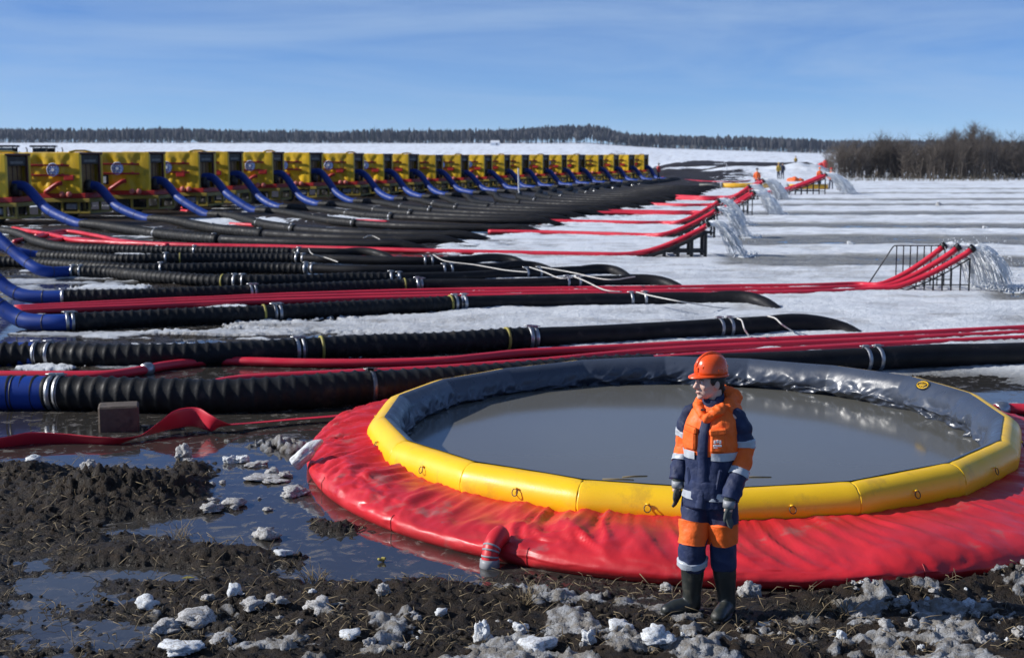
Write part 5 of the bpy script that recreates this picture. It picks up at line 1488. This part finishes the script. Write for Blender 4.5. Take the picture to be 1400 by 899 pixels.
    # pockets with flaps, badge on his left breast
    for s in (-1, 1):
        x = s * .108; q = sec_at(1.28); y = q[2] - q[4] * (1 - (abs(x) / q[3]) ** 2.3) ** .5
        yaw = Matrix.Rotation(TY + s * R(27), 3, 'Z')
        mb = MB(); mb.box(T((x, y - .002, 1.262)), (.105, .034, .135), 0, .012, rot=yaw); pk = mb.build('pocket', M_OCL, jr)
        mb = MB(); mb.box(T((x, y - .010, 1.338)), (.120, .034, .046), 0, .010, rot=yaw @ Matrix.Rotation(R(-6 * s), 3, 'Y')); mb.build('pocket_flap', M_OCL, pk)
        if s == 1:
            c = T((x + .006, y - .024, 1.258)); nrm = yaw @ Vector((0, -1, 0)); tx = yaw @ Vector((1, 0, 0))
            for dx, dz, wx, wz in ((-.018, .014, .014, .024), (0, .018, .014, .022), (.018, .014, .014, .024), (0, -.012, .058, .014), (-.012, -.026, .026, .007)):
                mb = MB(); mb.box(c + tx * dx + Vector((0, 0, dz)), (wx, .006, wz), 0, .002, rot=yaw); mb.build('badge_print', M_PRINT, pk)
    for s in (-1, 1):                                      # slanted hip pockets
        x = s * .12; q = sec_at(1.0); y = q[2] - q[4] * (1 - (abs(x) / q[3]) ** 2.3) ** .5
        mb = MB(); mb.box(T((x, y - .0, 1.0)), (.035, .03, .15), 0, .01, rot=Matrix.Rotation(TY + s * R(30), 3, 'Z') @ Matrix.Rotation(R(10 * s), 3, 'Y')); mb.build('hip_pocket', M_NCL, jr)
    # sleeves
    for s in (-1, 1):
        P, Lg = spline([T((s * .135, .01, 1.445)), sh[s] + Vector((0, 0, -.012)), el[s], wr[s]], n=70)
        t = np.linspace(0, 1, 70)
        rad = np.interp(t, [0, .08, .16, .35, .6, .85, 1], [.040, .062, .074, .076, .074, .072, .069])
        zz = P[:, 2]
        z1, z2 = ((1.235, 1.040) if s == 1 else (1.275, 1.085))
        i1 = int(np.argmin(np.abs(zz - z1))); i2 = int(np.argmin(np.abs(zz - z2)))
        for a, c, m, nm in ((0, i1 + 1, M_NCL, 'upper_sleeve'), (i1, i2 + 1, M_OCL, 'lower_sleeve'), (i2, 70, M_NCL, 'cuff')):
            mb = MB(); mb.tube(P[a:c], rad[a:c], 32)
            me = mb.mesh(nm, m); displace(me, .016, 11, 13 + s, (1, 1, .8)); obj(nm, me, jr)
        for i in (i1, i2):
            w_ = 3; mb = MB(); q = P[i - w_:i + w_ + 1]; rr = rad[i - w_:i + w_ + 1] + .007
            mb.tube(np.vstack([q[:1] - (q[1] - q[0]) * .1, q, q[-1:] + (q[-1] - q[-2]) * .1]), np.r_[rr[0] - .012, rr, rr[-1] - .012], 32, caps=False)
            me = mb.mesh('sleeve_tape', M_REF); displace(me, .016, 11, 13 + s, (1, 1, .8)); obj('sleeve_tape', me, jr)
    # hood bunched round the neck and navy inner collar
    hb = MB()
    ring = []
    for a in np.linspace(R(-72), R(252), 34):
        f = (1 + math.sin(a)) / 2                           # 0 front, 1 back
        ring.append(T((math.cos(a) * (.098 + .022 * f), .022 + math.sin(a) * (.092 + .03 * f), 1.462 + .075 * f)))
    hb.tube(ring, [.022 + .028 * math.sin(math.pi * i / 33) + .005 * math.sin(i * 1.9) for i in range(34)], 12)
    hb.ell(T((.02, .125, 1.525)), .135, .070, .080, sub=3, rot=rotT); hb.ell(T((.10, .04, 1.475)), .085, .085, .042, sub=3, rot=rotT); hb.ell(T((-.09, .04, 1.470)), .080, .080, .038, sub=3, rot=rotT)
    hb.tube([T((.10, -.05, 1.50)), T((.055, -.10, 1.455)), T((.0, -.135, 1.415)), T((-.02, -.14, 1.40))], [.036, .034, .028, .016], 12)
    hb.tube([T((-.10, -.05, 1.49)), T((-.06, -.10, 1.455)), T((-.025, -.13, 1.43))], [.032, .030, .022], 12)
    me = remesh(hb, .009, 2); me.materials.clear(); me.materials.append(M_OCL); displace(me, .020, 12, 21)
    for p in me.polygons: p.use_smooth = True
    obj('hood', me, jr)
    mb = MB(); rows = []
    for z, g in ((1.47, .014), (1.53, .010), (1.565, .006), (1.566, -.004), (1.52, -.006)):
        rows.append([Hd((0, .032, z)) + Vector((math.cos(a) * (.066 + g), math.sin(a) * (.066 + g), .018 * math.sin(a) + (0.012 if math.cos(a) > 0 else -.01))) for a in np.linspace(0, 6.283, 33)[:-1]])
    mb.loft(rows, 0, cap=False); mb.build('inner_collar', M_NCL, jr)
    for q in ((-.03, -.128, 1.475), (-.045, -.118, 1.445)):
        mb = MB(); mb.box(T(q), (.03, .02, .012), 0, .003, rot=rotT); mb.build('hood_toggle', M_BLK, jr)
    # ---- trousers
    tb = MB()
    tb.tube([T((0, 0, .98)), T((0, 0, .86)), T((0, 0, .80))], [.165, .175, .14], 20)
    for s in (-1, 1):
        P, _ = spline([hips[s] + Vector((0, 0, -.02)), hips[s].lerp(knees[s], .5) + Vector((0, -.01, 0)), knees[s], knees[s].lerp(ankles[s], .40)], n=26)
        tb.tube(P, np.interp(np.linspace(0, 1, 26), [0, .3, .65, .85, 1], [.108, .100, .088, .092, .086]), 20)
    me = remesh(tb, .012, 3); me.materials.clear(); me.materials.append(M_NCL); displace(me, .018, 8, 31, (1, 1, .7))
    for p in me.polygons: p.use_smooth = True
    tr = obj('trousers', me, root)
    for s in (-1, 1):
        P, _ = spline([hips[s] + Vector((0, 0, -.02)), hips[s].lerp(knees[s], .5) + Vector((0, -.01, 0)), knees[s], knees[s].lerp(ankles[s], .40)], n=80)
        rr = np.interp(np.linspace(0, 1, 80), [0, .3, .65, .85, 1], [.108, .100, .088, .092, .086])
        zz = P[:, 2]
        for z0, z1, m, nm in ((.680, .520, M_OCL, 'knee_panel'),) + (((.415, .365, M_REF, 'shin_tape'),) if s == -1 else ()):
            i0 = int(np.argmin(np.abs(zz - z0))); i1 = int(np.argmin(np.abs(zz - z1)))
            if i1 - i0 < 2: i0 = max(0, i1 - 3)
            q = P[i0:i1 + 1]; r_ = rr[i0:i1 + 1] + .022
            mb = MB(); mb.tube(np.vstack([q[:1] - (q[1] - q[0]) * .1, q, q[-1:] + (q[-1] - q[-2]) * .1]), np.r_[r_[0] - .03, r_, r_[-1] - .03], 28, caps=False)
            me = mb.mesh(nm, m); displace(me, .016, 8, 31, (1, 1, .7)); obj(nm, me, tr)
    # ---- rubber boots
    for s in (-1, 1):
        bb = MB(); a = ankles[s]; d = toes[s]
        bb.tube([knees[s].lerp(a, .22), knees[s].lerp(a, .5), knees[s].lerp(a, .85), a + Vector((0, 0, -.03))], [.086, .080, .064, .062], 20)
        rotF = Matrix.Rotation(math.atan2(d.y, d.x) + math.pi / 2, 3, 'Z')
        bb.ell(a + Vector((0, 0, -.035)), .054, .068, .06, sub=3, rot=rotF)
        bb.tube([a + Vector((0, 0, -.03)), a + d * .08 + Vector((0, 0, -.035)), a + d * .15 + Vector((0, 0, -.045)), a + d * .205 + Vector((0, 0, -.052))], [.060, .055, .054, .040], 16)
        bb.ell(a + d * .185 + Vector((0, 0, -.05)), .053, .05, .042, sub=3, rot=rotF)
        me = remesh(bb, .008, 3); me.materials.clear(); me.materials.append(M_BOOT); displace(me, .004, 10, 5 + s)
        for p in me.polygons: p.use_smooth = True
        bo = obj('boot', me, root)
        sb = MB(); rings = []
        for z in (-.098, -.070):
            ring = []
            for j in range(30):
                q = 2 * math.pi * j / 30; u = math.cos(q); v = math.sin(q)
                ring.append(a + d * (.075 + u * .165) + Vector((-d.y, d.x, 0)) * v * (.056 if u > -.2 else .050) + Vector((0, 0, z)))
            rings.append(ring)
        sb.loft(rings, 0); sb.build('sole', M_BLK, bo)
        mb = MB(); p0 = knees[s].lerp(a, .23); mb.tube([p0 + Vector((0, 0, .012)), p0 - Vector((0, 0, .012))], .090, 24); mb.build('boot_rim', M_BOOT, bo)
    # ---- gloves with five fingers
    for s in (-1, 1):
        g = MB(); w0 = wr[s]; down = Vector((-.04 * s - .02, -.06, -1)).normalized()
        fwd = (rotT @ Vector((0, -1, 0)))                   # thumb side points forward
        thick = down.cross(fwd).normalized()
        g.tube([w0 + Vector((0, 0, .03)), w0 + down * .03, w0 + down * .06], [.040, .034, .036], 14)
        Rm = Matrix((thick, fwd, -down)).transposed()
        g.ell(w0 + down * .088, .024, .045, .052, sub=3, rot=Rm)
        for k, (off, ln) in enumerate(((.030, .068), (.011, .078), (-.009, .072), (-.028, .056))):
            p0 = w0 + down * .118 + fwd * off
            curl = thick * (-s * .5) * 1.0
            p1 = p0 + down * ln * .45 + curl * .012 * 2
            p2 = p1 + (down * .85 + curl * .7).normalized() * ln * .33
            p3 = p2 + (down * .6 + curl * 1.3).normalized() * ln * .25
            g.tube([p0 - down * .02, p0, p1, p2, p3], [.0105, .0108, .0102, .0095, .007], 10)
        p0 = w0 + down * .065 + fwd * .032
        g.tube([p0, p0 + fwd * .022 + down * .022, p0 + fwd * .032 + down * .05, p0 + fwd * .028 + down * .075], [.015, .0135, .012, .008], 10)
        me = remesh(g, .0045, 1); me.materials.clear(); me.materials.append(M_GLOVE)
        for p in me.polygons: p.use_smooth = True
        go = obj('glove', me, root)
        mb = MB(); mb.tube([w0 + Vector((0, 0, .01)) + down * .012, w0 + down * .05], .043, 18); mb.build('glove_cuff', M_GREYP, go)
build_worker()

# ================================================================== NEAR SMALL THINGS
M_LUMP = mat('old_snow', (.50, .50, .50), .8, var=.2, vscale=5, col2=(.15, .125, .10), mix2=.62, scale2=7, bump=.6, bscale=22)
M_LUMPW = mat('clean_snow', (.66, .69, .72), .75, var=.12, vscale=5, col2=(.30, .27, .23), mix2=.5, scale2=6, bump=.5, bscale=24)
M_CLOD = mat('mud_clod', (.018, .013, .009), .8, spec=.2, var=.5, vscale=9, col2=(.07, .055, .04), mix2=.3, scale2=12, bump=.8, bscale=30, rvar=.2)
M_STRAWM = mat('dry_straw', (.22, .17, .10), .85, var=.4, vscale=5)
M_CONC = mat('muddy_block', (.085, .065, .05), .85, var=.3, vscale=6, col2=(.03, .024, .02), mix2=.4, scale2=5, bump=.5, bscale=20)

def lump_mesh(name, m, seed, sub=3, rough=.45, flat=.8):
    b = MB()
    def fn(p):
        f = 1 + rough * float(fbm(np.array([p.x * 1.3 + seed]), np.array([p.y * 1.3]), p.z * 1.3 + seed, 5, seed, .62)[0]) * 1.6
        q = p * f
        if q.z < -.45: q.z = -.45
        return q
    b.ell((0, 0, 0), 1, 1, flat, sub=sub, fn=fn)
    return b.mesh(name, m)
DIRTY = [lump_mesh('snow_lump_old', M_LUMP, 100 + k, 4 if k < 4 else 3, .75) for k in range(6)]
WHITE = [lump_mesh('snow_lump_clean', M_LUMPW, 200 + k, 4 if k < 3 else 3, .62) for k in range(5)]
r_ = random.Random(5)
def lump(px, py, w, h, white, label, group=None, rz=None):
    p = at(px, py, 0.0)
    o = obj('snow_lump', r_.choice(WHITE if white else DIRTY))
    z = max(0.0, gz(p.x, p.y))
    o.location = (p.x, p.y, z + h * .16)
    s = p.y / FPX
    o.scale = (w * s * .45, w * s * .40, h * .55)
    o.rotation_euler = (r_.uniform(-.15, .15), r_.uniform(-.15, .15), r_.random() * 6.28 if rz is None else rz)
    tag(o, label, 'snow lump', group)
    return o
for a in ((275, 850, 56, .18, 0, 'biggest dirty snow lump on the near mud left of the outlet'), (201, 834, 34, .13, 1, 'white topped snow lump beside the biggest dirty one'),
          (438, 843, 40, .16, 0, 'round grey snow lump alone on black mud before the outlet'), (660, 878, 28, .22, 1, 'tall clean snow lump standing on end in the mud'), (362, 735, 36, .15, 0, 'grey snow lump at the puddle edge'),
          (388, 762, 30, .08, 1, 'flat clean ice slab on wet mud'), (318, 690, 34, .13, 0, 'rounded snow lump rising from the puddle'), (289, 699, 34, .09, 0, 'low snow lump next to the rounded one in the puddle'),
          (314, 632, 20, .12, 1, 'small clean snow lump, first of a pair in the puddle'), (331, 631, 24, .11, 1, 'small clean snow lump, second of a pair in the puddle'), (352, 636, 34, .06, 0, 'flat snow cake beside the clean pair'),
          (366, 655, 60, .06, 0, 'ragged flat snow cake afloat in the puddle'), (372, 648, 22, .12, 0, 'grey snow lump on the ragged flat cake'), (252, 627, 24, .2, 0, 'grey snow lump with a smaller one below it by the mound'), (262, 634, 18, .1, 0, 'small lump at the foot of the grey one by the mound'),
          (122, 647, 22, .14, 0, 'grey snow lump on the dark mound'), (47, 647, 22, .08, 1, 'bluish snow lump at the near end of the mound'), (400, 676, 42, .10, 0, 'snow lump at the foot of the red tank flank'),
          (250, 897, 70, .10, 1, 'white snow heap at the very front of the mud'), (478, 882, 34, .08, 1, 'thin white snow cap on churned mud'), (320, 826, 24, .13, 1, 'white snow knob on a dirty crust'), (385, 835, 22, .06, 0, 'small grey lump on the mud flat'),
          (345, 838, 36, .09, 0, 'broken grey crust near the white knob'), (1022, 816, 34, .15, 0, 'rough grey lump by the worker boot and the tank'), (912, 808, 20, .08, 0, 'small grey lump behind the worker boot'), (292, 684, 14, .05, 0, 'tiny lump floating in the puddle'),
          (1163, 337, 11, .16, 1, 'white snowball lying out on the ice field'), (1283, 283, 8, .25, 0, 'small snow block far out on the ice'), (1347, 313, 8, .2, 1, 'snow block beside the far water furrow'), (428, 815, 14, .05, 1, 'little white lump on the mud'), (365, 697, 14, .05, 0, 'thin ice bit in the puddle'),
          (735, 893, 60, .13, 1, 'big white snow heap among dirty snow'), (850, 868, 40, .12, 1, 'white snow cap on the dirty crust'), (712, 868, 26, .10, 1, 'white snow cap next to the tall clean lump'), (895, 893, 54, .12, 1, 'white snow heap at the front edge below the boots'), (805, 890, 22, .13, 1, 'small white lump in front of the snow caps'),
          (285, 828, 20, .09, 0, 'grey lump just behind the biggest dirty one'), (225, 862, 44, .10, 0, 'muddy snow crust left of the biggest lump'), (306, 884, 40, .10, 0, 'muddy snow crust in front of the biggest lump')):
    lump(*a)
# long pale chunk leaning on the tank flank
o = lump(412, 652, 24, .24, 1, 'long pale ice chunk leaning against the red tank flank', rz=.3)
o.scale = (.07, .09, .26); o.rotation_euler = (0, R(50), -.1); o.location.z = .2
# crumbs of thawing snow over the front
for k in range(96):
    if k < 50: px, py = r_.uniform(540, 1400), r_.uniform(846, 899)
    elif k < 80: px, py = r_.uniform(1140, 1420), r_.uniform(775, 860)
    elif k < 88: px, py = r_.uniform(180, 540), r_.uniform(815, 899)
    else: px, py = r_.uniform(290, 420), r_.uniform(640, 700)
    w_ = r_.choice((6, 8, 10, 13, 20)); wh = r_.random() < .3
    if abs(px - 965) < 85 and py < 872: continue
    lump(px, py, w_, w_ * .0042, wh, 'small crumb of white thawing snow scattered on the mud' if wh else 'small crumb of dirty grey snow scattered on the mud', 'clean snow crumbs on the mud' if wh else 'dirty snow crumbs on the mud')

# clods, straw and roots on the mud: nobody could count them
def litter():
    r = random.Random(9)
    M = 9000; px = np.array([r.uniform(-20, 1420) for _ in range(M)]); py = np.array([r.uniform(600, 905) for _ in range(M)])
    W = [at(a, b, 0) for a, b in zip(px, py)]
    X = np.array([p.x for p in W]); Y = np.array([p.y for p in W]); Z, S, D, SL = ground_fields(X, Y)
    d = np.hypot((X - TANK.x) / TANK_SX, (Y - TANK.y) / TANK_SY) - tank_base_r(np.arctan2((Y - TANK.y) / TANK_SY, (X - TANK.x) / TANK_SX))
    clus = fbm(X * 1.7, Y * 1.7, 0, 3, 99)
    b = MB(); c = MB()
    base = []
    for k in range(5):
        bm = bmesh.new(); bmesh.ops.create_icosphere(bm, subdivisions=1 if k else 2, radius=1)
        vs = [v.co * r.uniform(.6, 1.25) for v in bm.verts]; bm.verts.index_update(); fs = [tuple(v.index for v in f.verts) for f in bm.faces]; bm.free(); base.append((vs, fs))
    for i in range(M):
        if d[i] < .05 or Z[i] < -.005 or S[i] > .5: continue
        p = Vector((X[i], Y[i], Z[i]))
        if i % 2 == 0:
            a = r.random() * 6.28; l = r.uniform(.03, .16); e = Vector((math.cos(a), math.sin(a), r.uniform(-.1, .7))).normalized() * l
            q = p + e * .5 + Vector((0, 0, r.uniform(0, .03)))
            b.tube([p, q, p + e + Vector((r.uniform(-.02, .02), 0, r.uniform(-.02, .02)))], [r.uniform(.0015, .0035)] * 3, 3)
        else:
            vs, fs = r.choice(base); s = r.choice((.006, .008, .012, .018, .03)) * (1.0 if clus[i] > 0 else .6); m = Matrix.Rotation(r.random() * 6.28, 3, 'Z')
            c.add([p + (m @ Vector((v.x * s, v.y * s * .8, v.z * s * .75))) for v in vs], fs, 0, True)
    tag(b.build('straw_litter', M_STRAWM), 'bits of dry straw and root scattered over the mud', 'straw', kind='stuff')
    tag(c.build('mud_crumbs', M_CLOD), 'loose crumbs of black mud', 'mud', kind='stuff')
    # tufts of old grass
    tufts = ((245, 735, 16, 'tuft of old grass between two puddles'), (430, 795, 14, 'pale flattened grass tuft on the mud'), (720, 835, 16, 'straggling grass tuft before the tank'), (1220, 800, 20, 'dry weed tuft on the mound by the tank'), (1155, 848, 18, 'broken straw tuft in the worker shadow'), (1100, 850, 10, 'small straw tuft near the worker'))
    for px_, py_, n, lab in tufts:
        p = at(px_, py_, 0); z = gz(p.x, p.y); g = MB()
        for k in range(n * 2):
            a = r.random() * 6.28; l = r.uniform(.08, .26); t = Vector((math.cos(a) * l * r.uniform(.3, .9), math.sin(a) * l * r.uniform(.3, .9), l * r.uniform(.4, 1)))
            s0 = Vector((r.uniform(-.06, .06), r.uniform(-.06, .06), -.02))
            g.tube([s0, s0 + t * .55 + Vector((0, 0, .02)), s0 + t], [.003, .0024, .001], 3)
        o = g.build('grass_tuft', M_STRAWM); o.location = (p.x, p.y, z); tag(o, lab, 'grass tuft')
litter()

# muddy block under the thick hose
p = at(160, 588, 0)
mb = MB(); mb.box((0, 0, .15), (.46, .36, .33), 0, .02, rot=Matrix.Rotation(.25, 3, 'Z'))
me = mb.mesh('block', M_CONC); o = obj('concrete_block', me); o.location = (p.x, p.y + .1, -.02); tag(o, 'muddy brown block standing in the puddle under the thick hose', 'block')
# yellow leaf on the mud
p = at(258, 805, 0); mb = MB()
mb.add([(-.05, 0, .01), (-.01, .02, .02), (.05, .01, .01), (.0, -.02, .015)], [(0, 3, 2, 1)]); mb.add([(-.05, 0, .006), (-.01, .02, .016), (.05, .01, .006), (.0, -.02, .011)], [(0, 1, 2, 3)])
o = mb.build('leaf', M_YTAPE); o.location = (p.x, p.y, max(0, gz(p.x, p.y)) + .03); tag(o, 'yellowish leaf lying on the black mud', 'leaf')
p = at(521, 768, 0); mb = MB()
mb.box((0, 0, .02), (.06, .03, .02), 0, .006, rot=Matrix.Rotation(.6, 3, 'Z') @ Matrix.Rotation(.4, 3, 'Y')); mb.box((.02, .01, .03), (.04, .02, .02), 0, .005, rot=Matrix.Rotation(-.5, 3, 'Z'))
o = mb.build('scrap', M_YTAPE); o.location = (p.x, p.y, max(0, gz(p.x, p.y))); tag(o, 'ochre yellow scrap at the puddle edge before the red flank', 'scrap')

# ================================================================== HAZE
def haze():
    m = bpy.data.materials.new('haze'); m.use_nodes = True
    N = m.node_tree.nodes; N.clear()
    out = N.new('ShaderNodeOutputMaterial'); v = N.new('ShaderNodeVolumePrincipled')
    v.inputs['Color'].default_value = (.62, .76, 1.0, 1); v.inputs['Density'].default_value = .00005; v.inputs['Anisotropy'].default_value = .0
    m.node_tree.links.new(v.outputs['Volume'], out.inputs['Volume'])
    mb = MB(); mb.box((0, 3000, 30), (9000, 6400, 68))
    o = mb.build('haze', m); tag(o, 'thin blue haze over the field', 'haze', kind='stuff')
haze()
